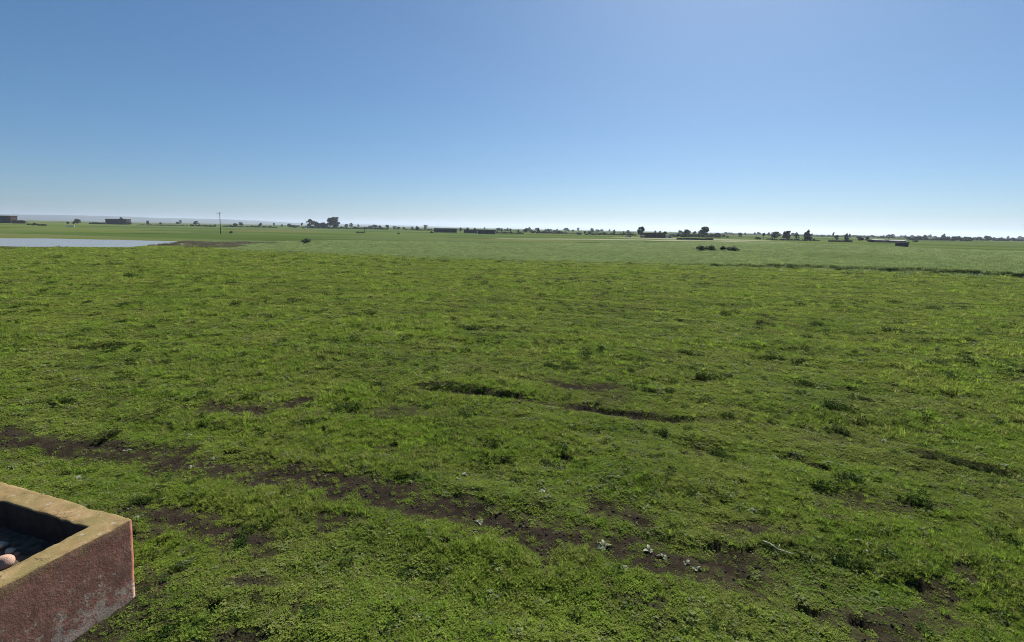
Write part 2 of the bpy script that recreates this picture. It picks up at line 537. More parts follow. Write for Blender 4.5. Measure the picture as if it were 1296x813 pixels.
def build_ground():
    front = np.arange(-63, 63.01, .22)
    back = np.arange(66.5, 296, 4.0)
    az = np.radians(np.concatenate([front, back]))
    na = len(az)
    rr = [.3]
    while rr[-1] < 9500: rr.append(rr[-1] * 1.0092)
    rr = np.array(rr)
    nr = len(rr)
    Rg, Ag = np.meshgrid(rr, az, indexing='ij')
    x, y = (Rg * np.sin(Ag)).ravel(), (Rg * np.cos(Ag)).ravel()
    z = height(x, y)
    i = np.arange(nr - 1)[:, None] * na
    j = np.arange(na)[None, :]
    j2 = (j + 1) % na
    quads = np.stack([i + j, i + j2, i + na + j2, i + na + j], -1).reshape(-1, 4)[:, ::-1]
    nv = nr * na
    co = np.column_stack([x, y, z])
    co = np.vstack([co, [[0, 0, hz(0, .01)]]])
    tris = np.stack([np.full(na, nv), np.arange(na), (np.arange(na) + 1) % na], -1)[:, ::-1]
    me = bpy.data.meshes.new('ground')
    me.vertices.add(len(co))
    me.vertices.foreach_set('co', co.ravel().astype(np.float32))
    nl = quads.size + tris.size
    me.loops.add(nl)
    me.loops.foreach_set('vertex_index', np.concatenate([quads.ravel(), tris.ravel()]).astype(np.int32))
    me.polygons.add(len(quads) + len(tris))
    starts = np.concatenate([np.arange(len(quads)) * 4, quads.size + np.arange(len(tris)) * 3])
    me.polygons.foreach_set('loop_start', starts.astype(np.int32))
    me.polygons.foreach_set('use_smooth', np.ones(len(starts), bool))
    me.update(calc_edges=True)
    xx, yy = co[:, 0], co[:, 1]
    r = np.hypot(xx, yy)
    a2 = np.arctan2(xx, yy)
    a = me.attributes.new('mud', 'FLOAT', 'POINT')
    a.data.foreach_set('value', mud_mask(xx, yy).astype(np.float32))
    # share of the grazed meadow (1) against the fields beyond it (0)
    e = r - edge_near(a2) + 1.2 * fbm(xx / 3, yy / 3, 51)
    near = np.where(np.abs(a2) < 1.15, sstep(.5, -.5, e), sstep(65, 55, r))
    a = me.attributes.new('meadow', 'FLOAT', 'POINT')
    a.data.foreach_set('value', near.astype(np.float32))
    c = np.ones((len(co), 4), np.float32)
    c[:, :3] = field_colour(xx, yy, r, a2)
    a = me.attributes.new('field', 'FLOAT_COLOR', 'POINT')
    a.data.foreach_set('color', c.ravel())
    m, nt, bs, out = new_mat('ground')
    pos = position(nt)
    def attr(nm, o): return nd(nt, 'ShaderNodeAttribute', attribute_name=nm).outputs[o]
    big, small, tiny = noise(nt, .35, 3, .6, pos), noise(nt, 5, 5, .6, pos), noise(nt, 45, 4, .6, pos)
    mead = ramp(nt, math_n(nt, 'ADD', math_n(nt, 'MULTIPLY', big, .6), math_n(nt, 'MULTIPLY', small, .4)),
                [(.36, (.05, .062, .018)), (.5, (.075, .09, .024)), (.64, (.10, .118, .03))])
    soil = ramp(nt, math_n(nt, 'ADD', math_n(nt, 'MULTIPLY', tiny, .6), math_n(nt, 'MULTIPLY', small, .4)),
                [(.36, (.014, .011, .008)), (.52, (.026, .0205, .0155)), (.68, (.046, .037, .028))])
    # thatch of roots and litter shows between the tufts
    mead = mix(nt, ramp(nt, tiny, [(.42, (.55,) * 3), (.62, (0,) * 3)]), mead, soil)
    fine = noise(nt, 1.3, 5, .65, pos)
    fld = mix(nt, .2, attr('field', 'Color'), ramp(nt, fine, [(.3, (.05, .075, .02)), (.7, (.12, .155, .06))]))
    c = mix(nt, attr('meadow', 'Fac'), fld, mead)
    c = mix(nt, attr('mud', 'Fac'), c, soil)
    nt.links.new(c, bs.inputs['Base Color'])
    bs.inputs['Roughness'].default_value = 1
    bs.inputs['Specular IOR Level'].default_value = 0
    bump(nt, bs, math_n(nt, 'ADD', tiny, small), .7, .03)
    me.materials.append(m)
    o = link(bpy.data.objects.new('ground', me))
    tag(o, 'flat green farmland with grazed meadow in front and crop fields behind', 'ground', kind='structure')
build_ground()

# ------------------------------------------------------------------ pond water
def build_pond():
    m, nt, bs, out = new_mat('pond_water')
    bs.inputs['Base Color'].default_value = (.21, .21, .19, 1)
    bs.inputs['Roughness'].default_value = .25
    bs.inputs['IOR'].default_value = 1.33
    pos = position(nt)
    mp = nd(nt, 'ShaderNodeMapping')
    mp.inputs['Scale'].default_value = (.5, 1.6, 1)
    nt.links.new(pos, mp.inputs[0])
    n = noise(nt, 3.5, 4, .6, mp.outputs[0])
    bump(nt, bs, n, .35, .03)
    cx, cy = np.mean([p[0] for p in POND]), np.mean([p[1] for p in POND])
    vs = [(cx, cy, -.12)] + [(cx + (x - cx) * 1.05, cy + (y - cy) * 1.12, -.12) for x, y in POND]
    n = len(POND)
    o = mesh_obj('pond_water', vs, [(0, 1 + (k + 1) % n, 1 + k) for k in range(n)], m)
    if o.data.polygons[0].normal.z < 0: o.data.flip_normals()
    tag(o, 'shallow pale pond of flood water lying in the grass', 'pond', kind='structure')
build_pond()

# ------------------------------------------------------------------ far hills
def build_hills():
    crest = [(-420, 268), (-150, 270), (0, 271.3), (60, 272), (147, 273.8), (200, 275.8), (280, 277.4), (330, 279.6), (370, 282), (400, 283.6), (430, 283.9), (470, 284.4),
             (540, 286.4), (600, 288.2), (680, 290.3), (760, 292), (900, 295), (1000, 296.6), (1100, 298.6), (1296, 302.1), (1500, 306)]
    RC = 6200.0
    az, el = [], []
    for p in crest:
        d = ray(*p)
        az.append(math.atan2(d.x, d.y)); el.append(d.z / math.hypot(d.x, d.y))
    A = np.linspace(az[0] - .1, az[-1], 420)
    H = CAM_H + RC * np.interp(A, az, el)
    H = np.maximum(H, 0) + 2.5 * fbm(A * 60, A * 0, 3, 4) * (H > 5)
    prof = [(4300, 0), (4700, .08), (5200, .3), (5600, .62), (5900, .86), (6200, 1), (6700, 1.0), (7600, .6), (8600, 0)]
    vs, fs = [], []
    for a, h in zip(A, H):
        for k, (r, t) in enumerate(prof):
            rr = r + 180 * float(fbm(np.array([a * 22]), np.array([k * .7]), 8)[0])
            vs.append((rr * math.sin(a), rr * math.cos(a), -3 + (h + 3) * t))
    K = len(prof)
    for i in range(len(A) - 1):
        for k in range(K - 1):
            fs.append((i * K + k, i * K + k + 1, (i + 1) * K + k + 1, (i + 1) * K + k))
    m, nt, bs, out = new_mat('hill_cover')
    n = noise(nt, .004, 5, .6, position(nt))
    nt.links.new(ramp(nt, n, [(.35, (.018, .03, .024)), (.65, (.04, .052, .036))]), bs.inputs['Base Color'])
    bs.inputs['Roughness'].default_value = 1
    o = mesh_obj('hills', vs, fs, m, smooth=True)
    if o.data.polygons[10].normal.z < 0: o.data.flip_normals()
    tag(o, 'long low blue hills on the far horizon', 'hills', kind='structure')
build_hills()

# ------------------------------------------------------------------ scattering of uncountable ground cover
def proto_collection(name, meshes):
    c = bpy.data.collections.new(name)            # not linked to the scene: only the scatter reads it
    for k, me in enumerate(meshes):
        c.objects.link(bpy.data.objects.new('%s_%02d' % (name, k), me))
    return c

def scatter(name, coll, pts, scale, rot, variant, label, cat):
    me = bpy.data.meshes.new(name)
    n = len(pts)
    me.vertices.add(n)
    me.vertices.foreach_set('co', pts.astype(np.float32).ravel())
    for nm, kind, val, key in (('sc', 'FLOAT_VECTOR', scale, 'vector'), ('ro', 'FLOAT_VECTOR', rot, 'vector'), ('va', 'INT', variant, 'value')):
        a = me.attributes.new(nm, kind, 'POINT')
        a.data.foreach_set(key, np.ascontiguousarray(val, np.int32 if kind == 'INT' else np.float32).ravel())
    ob = link(bpy.data.objects.new(name, me))
    g = bpy.data.node_groups.new(name, 'GeometryNodeTree')
    g.interface.new_socket('Geometry', in_out='INPUT', socket_type='NodeSocketGeometry')
    g.interface.new_socket('Geometry', in_out='OUTPUT', socket_type='NodeSocketGeometry')
    N = g.nodes.new
    gi, go = N('NodeGroupInput'), N('NodeGroupOutput')
    ci = N('GeometryNodeCollectionInfo')
    ci.inputs['Collection'].default_value = coll
    ci.inputs['Separate Children'].default_value = True
    ci.inputs['Reset Children'].default_value = True
    ip = N('GeometryNodeInstanceOnPoints')
    ip.inputs['Pick Instance'].default_value = True
    def na(nm, kind):
        a = N('GeometryNodeInputNamedAttribute')
        a.data_type = kind
        a.inputs['Name'].default_value = nm
        return a.outputs['Attribute']
    L = g.links.new
    L(gi.outputs[0], ip.inputs['Points'])
    L(ci.outputs[0], ip.inputs['Instance'])
    L(na('va', 'INT'), ip.inputs['Instance Index'])
    L(na('ro', 'FLOAT_VECTOR'), ip.inputs['Rotation'])
    L(na('sc', 'FLOAT_VECTOR'), ip.inputs['Scale'])
    L(ip.outputs[0], go.inputs[0])
    ob.modifiers.new('scatter', 'NODES').node_group = g
    tag(ob, label, cat, kind='stuff')
    return ob

def blades(rnd, mb, n, rad, h0, h1, w, lean):
    for _ in range(n):
        a, d = rnd.uniform(0, 6.283), rad * math.sqrt(rnd.random())
        x, y = d * math.cos(a), d * math.sin(a)
        h = rnd.uniform(h0, h1)
        t = a + rnd.uniform(-1.2, 1.2)
        lx, ly = math.cos(t), math.sin(t)
        s = rnd.uniform(.3, 1) * lean * h
        wx, wy = -ly * w, lx * w
        mb.add([(x - wx, y - wy, -.01), (x + wx, y + wy, -.01),
                (x + lx * s * .4 + wx * .8, y + ly * s * .4 + wy * .8, h * .62), (x + lx * s * .4 - wx * .8, y + ly * s * .4 - wy * .8, h * .62),
                (x + lx * s, y + ly * s, h)], [(0, 1, 2, 3), (3, 2, 4)])

def leaves(rnd, mb, n, rad, h0, h1, size, up=.6):
    for _ in range(n):
        a, d = rnd.uniform(0, 6.283), rad * math.sqrt(rnd.random())
        p = Vector((d * math.cos(a), d * math.sin(a), rnd.uniform(h0, h1)))
        t = a + rnd.uniform(-1.3, 1.3)
        tilt = rnd.uniform(-.2, up)
        L = size * rnd.uniform(.6, 1.3)
        W = L * rnd.uniform(.28, .42)
        f = Vector((math.cos(t) * math.cos(tilt), math.sin(t) * math.cos(tilt), math.sin(tilt)))
        s = Vector((-math.sin(t), math.cos(t), rnd.uniform(-.35, .35)))
        q = p + f * L * .5
        mb.add([p, q + s * W + Vector((0, 0, .15 * L)), p + f * L - Vector((0, 0, .12 * L)), q - s * W + Vector((0, 0, .15 * L))], [(0, 1, 2), (0, 2, 3)])

rnd = random.Random(3)
turf = []
for k in range(4):
    b = MB(); blades(rnd, b, 18, .05, .012, .042, .0024, 1.5); leaves(rnd, b, 14, .055, .004, .024, .02, .4); turf.append(b.mesh('turf', M['grass']))
for k in range(3):
    b = MB(); leaves(rnd, b, 28, .055, .003, .03, .024, .35); blades(rnd, b, 6, .04, .015, .045, .002, 1.2); turf.append(b.mesh('turf', M['grass']))
for k in range(2):
    b = MB(); blades(rnd, b, 24, .04, .04, .085, .0028, .8); leaves(rnd, b, 8, .04, .02, .06, .024); turf.append(b.mesh('turf', M['grass']))
for k in range(2):
    b = MB(); leaves(rnd, b, 9, .05, .015, .045, .042, .5); turf.append(b.mesh('turf', M['speck']))
for k in range(2):
    b = MB(); leaves(rnd, b, 34, .07, .01, .075, .035, .8); blades(rnd, b, 16, .05, .04, .1, .003, .9); turf.append(b.mesh('turf', M['tuss']))
b = MB(); blades(rnd, b, 9, .05, .03, .11, .0022, 1.3); turf.append(b.mesh('turf', M['drystem']))
TURF = proto_collection('turf', turf)

def polar_points(n, r0, r1, power, half=1.08):
    """random points in front of the basin; power 0 = even per log distance, 2 = even per area"""
    a = RNG.uniform(-half, half, n)
    u = RNG.random(n)
    r = r0 * (r1 / r0) ** u if power == 0 else np.sqrt(r0 * r0 + u * (r1 * r1 - r0 * r0))
    return r * np.sin(a), r * np.cos(a), r, a

def build_turf():
    xs = []
    for n, r0, r1, pw in ((150000, 2.4, 9, 2), (300000, 9, 85, 0)):
        xs.append(polar_points(n, r0, r1, pw))
    x, y, r, a = [np.concatenate(t) for t in zip(*xs)]
    mud = mud_mask(x, y)
    thin = .5 + .5 * fbm(x / .9, y / .6, 21, 3)
    lush = .5 + .5 * fbm(x / 2.6, y / 1.3, 22, 3)
    keep = RNG.random(len(x)) < (1 - mud) ** 1.6 * (.12 + 1.0 * thin) * (.8 + .2 * sstep(4, 10, r)) + .045
    edge = edge_near(a) + 1.0
    keep &= np.where(a > AZ_CROP0, r < edge, r < 85)
    keep &= ~in_basin(x, y, .02)
    keep &= pond_depth(x, y) < .12
    x, y, r, a, lush, mud = [t[keep] for t in (x, y, r, a, lush, mud)]
    n = len(x)
    z = height(x, y)
    g = np.maximum(r / 9, 1)
    fine = .72 + .28 * sstep(7, 16, r)
    s = RNG.uniform(.6, 1.4, n) * fine
    tall = RNG.random(n) < .04
    sx = s * np.minimum(g ** .74, 4.5) * (1 - .35 * mud)
    sz = s * (.38 + .95 * lush ** 2) * np.where(tall, 1.7, 1) * g ** .4 * (1 - .5 * mud)
    sc = np.column_stack([sx, sx, sz])
    ro = np.column_stack([RNG.normal(0, .12, n), RNG.normal(0, .12, n), RNG.uniform(0, 6.283, n)])
    va = RNG.integers(0, 7, n)
    va = np.where((lush > .58) & (RNG.random(n) < .35) | tall, RNG.integers(7, 9, n), va)
    va = np.where(RNG.random(n) < (.01 + .07 * (.5 + .5 * fbm(x / 1.7, y / 1.2, 24)) ** 2) * sstep(30, 10, r), RNG.integers(9, 11, n), va)
    va = np.where(RNG.random(n) < .003 + (.024 + .04 * sstep(8, 14, r) * sstep(45, 25, r)) * (.5 + .5 * fbm(x / 2.2, y / 1.4, 25)) ** 3, RNG.integers(11, 13, n), va)
    va = np.where(RNG.random(n) < .012 * sstep(25, 8, r), 13, va)
    scatter('meadow_grass', TURF, np.column_stack([x, y, z]), sc, ro, va, 'short grazed meadow grass and clover covering the ground', 'grass')
build_turf()

def build_crop():
    b = []
    for k in range(4):
        mb = MB(); blades(rnd, mb, 46, .30, .12, .26, .009, .7); b.append(mb.mesh('cereal', M['crop']))
    C = proto_collection('cereal', b)
    n = 60000
    x, y, r, a = polar_points(n, 44, 190, 0)
    e, f = r - edge_near(a), r - edge_far(a)
    # a thicker rim along the near edge
    a2 = RNG.uniform(AZ_CROP0, 1.0, 9000)
    r2 = edge_near(a2) + np.where(RNG.random(9000) < .75, np.abs(RNG.normal(0, .9, 9000)), RNG.normal(0, 1.6, 9000))
    x2, y2 = r2 * np.sin(a2), r2 * np.cos(a2)
    keep = (e > -.2) & (f < 0) & (RNG.random(n) < crop_w(a))
    k2 = RNG.random(9000) < crop_w(a2) * (.25 + .75 * sstep(-.1, .25, fbm(x2 / 6, y2 / 6, 71)))
    x, y = np.concatenate([x[keep], x2[k2]]), np.concatenate([y[keep], y2[k2]])
    r = np.hypot(x, y)
    n = len(x)
    s = RNG.uniform(.7, 1.25, n)
    sx = s * np.clip(r / 60, .8, 3)
    hgt = .55 + .5 * sstep(.2, .6, np.arctan2(x, y))
    sc = np.column_stack([sx, sx, s * hgt])
    ro = np.column_stack([np.zeros(n), np.zeros(n), RNG.uniform(0, 6.283, n)])
    scatter('cereal_crop', C, np.column_stack([x, y, height(x, y)]), sc, ro, RNG.integers(0, 4, n), 'pale green young cereal crop filling the field beyond the meadow', 'crop')
build_crop()

def lump(seed, sub=2, rough=.3, sq=(1, 1, .7)):
    bm = bmesh.new()
    bmesh.ops.create_icosphere(bm, subdivisions=sub, radius=1)
    rr = random.Random(seed)
    dirs = [(Vector((rr.gauss(0, 1), rr.gauss(0, 1), rr.gauss(0, 1))).normalized(), rr.uniform(-rough, rough), rr.uniform(1.5, 4)) for _ in range(14)]
    for v in bm.verts:
        d = v.co.normalized()
        k = 1 + sum(a * max(0, d.dot(q)) ** p for q, a, p in dirs)
        v.co = Vector((d.x * sq[0], d.y * sq[1], d.z * sq[2])) * max(.4, k)
    me = bpy.data.meshes.new('lump')
    bm.to_mesh(me)
    bm.free()
    return me

def build_clods():
    ms = []
    for k in range(4):
        me = lump(40 + k, 1, .4, (1, 1, .6)); me.materials.append(M['soil']); ms.append(me)
    C = proto_collection('clod', ms)
    x, y, r, a = polar_points(140000, 2.4, 24, 0)
    mud = mud_mask(x, y)
    keep = (RNG.random(len(x)) < mud ** 1.5 * .4 + .004) & ~in_basin(x, y, .02)
    x, y, r = x[keep], y[keep], r[keep]
    n = len(x)
    s = RNG.lognormal(math.log(.0075), .6, n) * np.clip(r / 6, 1, 2)
    s = np.minimum(s, .024)
    ro = RNG.uniform(0, 6.28, (n, 3)) * np.array([.1, .1, 1])
    scatter('soil_clods', C, np.column_stack([x, y, height(x, y)]), np.column_stack([s, s, s]), ro, RNG.integers(0, 4, n), 'crumbled dark soil clods along the muddy ruts', 'soil')
build_clods()

# ------------------------------------------------------------------ walled basin in the corner
def basin_mat(name, kind):
    m, nt, bs, out = new_mat(name)
    pos = position(nt)
    big, mid, fine = noise(nt, 2.2, 5, .6, pos), noise(nt, 9, 6, .65, pos), noise(nt, 60, 5, .6, pos)
    cem = ramp(nt, mid, [(.3, (.15, .10, .042)), (.5, (.225, .155, .07)), (.72, (.29, .21, .11))])
    moss = mix(nt, ramp(nt, big, [(.42, (0,) * 3), (.62, (.75,) * 3)]), cem, (.15, .13, .045))
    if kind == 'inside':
        c = ramp(nt, mid, [(.3, (.02, .018, .016)), (.7, (.06, .045, .038))])  # near-black lining: the shade inside the basin is put into its colour
    elif kind == 'rim':
        c = mix(nt, ramp(nt, noise(nt, 14, 6, .7, pos), [(.6, (0,) * 3), (.68, (.7,) * 3)]), moss, (.33, .3, .24))
    else:
        red = ramp(nt, mid, [(.3, (.3, .125, .09)), (.55, (.42, .19, .135)), (.75, (.48, .26, .19))])
        sep = nd(nt, 'ShaderNodeSeparateXYZ')
        nt.links.new(pos, sep.inputs[0])
        # paint has flaked off low down and along the top edge
        low = math_n(nt, 'MULTIPLY', math_n(nt, 'SUBTRACT', .62, sep.outputs['Z']), 1.1)
        top = math_n(nt, 'MULTIPLY', math_n(nt, 'SUBTRACT', sep.outputs['Z'], .66), 2.2)
        k1 = math_n(nt, 'ADD', noise(nt, 11, 8, .72, pos), math_n(nt, 'MULTIPLY', low, .3))
        c = mix(nt, ramp(nt, k1, [(.63, (0,) * 3), (.69, (.8,) * 3)]), red, (.6, .45, .34))
        k2 = math_n(nt, 'ADD', noise(nt, 6, 6, .7, pos), top)
        c = mix(nt, ramp(nt, k2, [(.62, (0,) * 3), (.78, (.85,) * 3)]), c, (.36, .22, .12))
    if kind == 'rim':
        # hairline cracks in the cement
        vo = nd(nt, 'ShaderNodeTexVoronoi', feature='DISTANCE_TO_EDGE', i_Scale=4.5)
        wv = nd(nt, 'ShaderNodeVectorMath', operation='ADD')
        nz = nd(nt, 'ShaderNodeTexNoise', i_Scale=7.0, i_Detail=5.0)
        nt.links.new(pos, nz.inputs['Vector'])
        sc_ = nd(nt, 'ShaderNodeVectorMath', operation='SCALE'); sc_.inputs['Scale'].default_value = .25
        nt.links.new(nz.outputs['Color'], sc_.inputs[0])
        nt.links.new(pos, wv.inputs[0]); nt.links.new(sc_.outputs[0], wv.inputs[1]); nt.links.new(wv.outputs[0], vo.inputs['Vector'])
        k3 = math_n(nt, 'MULTIPLY', math_n(nt, 'LESS_THAN', vo.outputs['Distance'], .012), ramp(nt, noise(nt, 3, 2, .5, pos), [(.48, (0,) * 3), (.56, (.8,) * 3)]))
        c = mix(nt, k3, c, (.05, .035, .02))
    nt.links.new(c, bs.inputs['Base Color'])
    bs.inputs['Roughness'].default_value = .92
    bs.inputs['Specular IOR Level'].default_value = .2
    bump(nt, bs, math_n(nt, 'ADD', mid, math_n(nt, 'MULTIPLY', fine, .5)), .6, .012)
    return m

def wall_ring(name, parent, side, rim, L, Wd, T, zb, zt):
    """one mitred wall ring, swept round a rectangle, with worn wavering arrises"""
    def perim(off):
        c = [(off, off), (L - off, off), (L - off, Wd - off), (off, Wd - off)]
        pts = []
        for k in range(4):
            (ax, ay), (bx, by) = c[k], c[(k + 1) % 4]
            n = int((L if k % 2 == 0 else Wd) / .025)
            pts += [(ax + (bx - ax) * i / n, ay + (by - ay) * i / n) for i in range(n)]
        return np.array(pts)
    prof = [(.015 * (1 - k / 26), zb + (zt - zb) * k / 26) for k in range(26)] + [(.002, zt - .012), (.008, zt - .003)]
    prof += [(.02 + (T - .04) * k / 8, zt) for k in range(9)] + [(T - .008, zt - .003), (T - .002, zt - .012)]
    prof += [(T, zt - .03 - (zt - .03 - .3) * k / 10) for k in range(11)]
    rows = []
    for j, (off, z) in enumerate(prof):
        p = perim(off)
        zz = np.full(len(p), z)
        x, y = p[:, 0], p[:, 1]
        top = zz > zt - .02
        x2 = x + .005 * fbm(x / .14 + z * 4, y / .14 + z * 7, 301, 4)
        y2 = y + .005 * fbm(x / .14 - z * 5, y / .14 + z * 3, 302, 4)
        dz = .007 * fbm(x / .2, y / .2, 303, 4)
        edge = (off < .03) or (off > T - .03)
        chip = np.maximum(0, fbm(x / .1 + off * 9, y / .1, 304, 3) - .12) * (.03 if edge else .01)
        zz = np.where(top, zz + dz - chip, zz)
        rows.append(np.column_stack([x2, y2, zz]))
    n = len(rows[0])
    fs = [(j * n + i, (j + 1) * n + i, (j + 1) * n + (i + 1) % n, j * n + (i + 1) % n) for j in range(len(rows) - 1) for i in range(n)]
    o = mesh_obj(name, np.vstack(rows), fs, side, parent, True)
    me = o.data
    bm = bmesh.new(); bm.from_mesh(me); bmesh.ops.recalc_face_normals(bm, faces=bm.faces); bm.to_mesh(me); bm.free()
    me.update()
    return o, len(rows), n

def build_basin():
    root = empty('masonry_basin', (BAS_C.x, BAS_C.y, 0), BAS_A)
    tag(root, 'raised masonry basin with ochre cement rim and peeling red paint', 'basin')
    side, rim = basin_mat('peeling_red_plaster', 'side'), basin_mat('ochre_cement', 'rim')
    # local x runs along the back wall, local +y towards the near side
    T, L, Wd, Hh = BAS_T, BAS_L, BAS_WID, BAS_H
    o, nrow, n = wall_ring('wall', root, side, rim, L, Wd, T, -.12, Hh)
    # the cement cap that closes the wall is its own part: top band of the ring
    o.data.materials.append(rim)
    o.data.materials.append(basin_mat('shaded_lining', 'inside'))
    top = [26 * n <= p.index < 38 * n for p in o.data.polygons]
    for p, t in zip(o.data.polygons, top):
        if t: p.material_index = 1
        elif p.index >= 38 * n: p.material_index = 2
    bm = bmesh.new(); bm.from_mesh(o.data)
    cap = bm.copy()
    bmesh.ops.delete(bm, geom=[f for f in bm.faces if f.material_index == 1], context='FACES')
    bmesh.ops.delete(cap, geom=[f for f in cap.faces if f.material_index != 1], context='FACES')
    bm.to_mesh(o.data); bm.free()
    me = bpy.data.meshes.new('rim'); cap.to_mesh(me); cap.free()
    for mm in (rim, rim, rim): me.materials.append(mm)
    link(bpy.data.objects.new('rim', me), root)
    n, mgrid = 60, 30
    X = np.linspace(T - .02, L - T + .02, n); Y = np.linspace(T - .02, Wd - T + .02, mgrid)
    gx, gy = np.meshgrid(X, Y, indexing='ij')
    gz = .53 + .03 * fbm(gx / .25, gy / .25, 33, 4) + .012 * fbm(gx / .05, gy / .05, 34, 2)
    vs = np.column_stack([gx.ravel(), gy.ravel(), gz.ravel()])
    fs = [(i * mgrid + j, (i + 1) * mgrid + j, (i + 1) * mgrid + j + 1, i * mgrid + j + 1) for i in range(n - 1) for j in range(mgrid - 1)]
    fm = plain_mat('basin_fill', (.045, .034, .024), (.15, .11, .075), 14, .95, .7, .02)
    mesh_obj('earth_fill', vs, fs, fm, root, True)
    root.scale = (1, 1, 1)
    bpy.context.view_layer.update()
    mw = root.matrix_world
    stone_m = [plain_mat('pink_stone', (.34, .2, .15), (.52, .36, .28), 12, .85), plain_mat('pale_stone', (.36, .3, .23), (.55, .48, .38), 12, .85),
               plain_mat('dark_stone', (.13, .1, .08), (.24, .19, .15), 12, .85)]
    # loose stones lying on the fill
    spec = [((4, 713), .075, 0, 'rounded pink stone against the basin rim on the earth fill'),
            ((2, 690), .05, 1, 'pale flaky stone on the sunlit fill inside the basin'),
            ((12, 697), .04, 1, 'small pale stone beside the flaky one inside the basin'),
            ((-20, 700), .07, 1, 'large pale stone lying deep inside the basin'),
            ((-35, 722), .06, 2, 'dark brown stone on the fill inside the basin'),
            ((22, 700), .03, 2, 'little dark pebble near the shadow line inside the basin')]
    for k, (px, s, mi, lab) in enumerate(spec):
        p = at(*px, .56)
        loc = mw.inverted() @ p
        loc.x = min(max(loc.x, T + s), L - T - s); loc.y = min(max(loc.y, T + s), Wd - T - s * 1.1)
        q = mw @ loc
        me = lump(70 + k, 3, .22, (1, .85, .65)); me.materials.append(stone_m[mi])
        me.polygons.foreach_set('use_smooth', [True] * len(me.polygons))
        o = link(bpy.data.objects.new('stone', me))
        o.scale = (s, s, s); o.rotation_euler = (0, 0, k * 1.3)
        o.location = (q.x, q.y, .535 + s * .45)
        tag(o, lab, 'stone', 'stones inside the basin')
build_basin()

# ------------------------------------------------------------------ weeds that can be counted
def rosette_leaf(L, W):
    mb = MB()
    n = 6
    vs, fs = [], []
    for k in range(n + 1):
        t = k / n
        w = W * math.sin(math.pi * min(1, t * .93 + .07)) ** .8 * (1 + .12 * math.sin(t * 17))
        z = L * (.55 * t - .62 * t * t)
        for s in (-1, 0, 1):
            vs.append((L * t, s * w, z + (0 if s == 0 else .25 * w)))
    for k in range(n):
        for s in (0, 1):
            fs.append((k * 3 + s, k * 3 + 3 + s, k * 3 + 4 + s, k * 3 + 1 + s))
    return mb.add(vs, fs)

LEAF = [rosette_leaf(.085, .024).mesh('leaf', M['rosette'], True), rosette_leaf(.065, .022).mesh('leaf', M['rosette'], True), rosette_leaf(.1, .021).mesh('leaf', M['rosette'], True)]

def rosette(px, py, size, nleaf, label, seed):
    rr = random.Random(seed)
    p = at(px, py)
    z = hz(p.x, p.y)
    root = empty('rosette_weed', (p.x, p.y, z + .004), rr.uniform(0, 6.28))
    tag(root, label, 'weed', 'pale rosette weeds in the meadow')
    for k in range(nleaf):
        o = link(bpy.data.objects.new('leaf', LEAF[rr.randrange(3)]), root)
        s = size * .9 * rr.uniform(.4, 1.15)
        o.scale = (s, s, s)
        o.rotation_euler = (rr.uniform(-.5, .5), rr.uniform(-.45, .1), 6.283 * k / nleaf + rr.uniform(-.35, .35))

ROS = [(765, 691, 1.15, 8, 'large silvery rosette alone on the dark soil of the muddy rut'),
       (822, 693, 1.0, 6, 'bright silvery rosette on the rut edge just right of the lone soil rosette'),
       (840, 699, 1.0, 6, 'bright silvery rosette in the middle of the row along the rut edge'),
       (868, 708, .9, 7, 'dull silvery rosette at the end of the row along the rut edge'),
       (882, 718, .8, 6, 'small dull rosette just below the row on the rut edge'),
       (688, 622, .9, 6, 'silvery rosette above its twin in the thin turf beyond the rut'),
       (692, 635, 1.05, 7, 'broad silvery rosette below its twin in the thin turf beyond the rut'),
       (588, 603, .9, 5, 'two-leaved looking pale weed beside a dark hole in the turf'),
       (716, 613, .8, 5, 'small pale weed right of the twin rosettes'),
       (779, 607, .8, 4, 'thin pale weed with narrow raised leaves in green turf'),
       (606, 659, .9, 6, 'grey rosette growing in the bare soil of the rut'),
       (604, 684, .7, 5, 'tiny pale weed on the grass below the rut'),
       (790, 720, .9, 7, 'greenish pale rosette below the rut near the lone soil rosette'),
       (230, 719, 1.1, 8, 'pale rosette in trodden turf beside the masonry basin'),
       (97, 606, 1.1, 9, 'pale spreading weed behind the masonry basin rim'),
       (158, 567, .9, 5, 'pale weed at the upper edge of the bare rut'),
       (272, 580, 1.0, 6, 'pale weed overhanging the rut bank'),
       (243, 591, .8, 6, 'string of pale leaves on the rut bank'),
       (340, 630, 1.2, 8, 'greenish spreading rosette in the grass below the rut'),
       (362, 578, .9, 6, 'pale speckled weed just above the rut'),
       (238, 549, 1.1, 8, 'light green spreading weed in the grass above the rut'),
       (950, 648, 1.0, 7, 'light green rosette in the lush turf'),
       (1094, 690, 1.3, 9, 'wide speckled rosette in dense turf'),
       (1100, 700, .9, 6, 'small speckled rosette touching the wide one'),
       (313, 432, 1.3, 6, 'white-looking weed far out in the meadow'),
       (1118, 560, 1.1, 5, 'pale weed in front of a dark earth hollow'),
       (1272, 592, 1.3, 5, 'pale flat leaf weed on the earth bank'),
       (177, 655, .8, 6, 'greenish weed next to the basin corner')]
for k, (px, py, s, n, lab) in enumerate(ROS):
    rosette(px, py, s, n, lab, 100 + k)

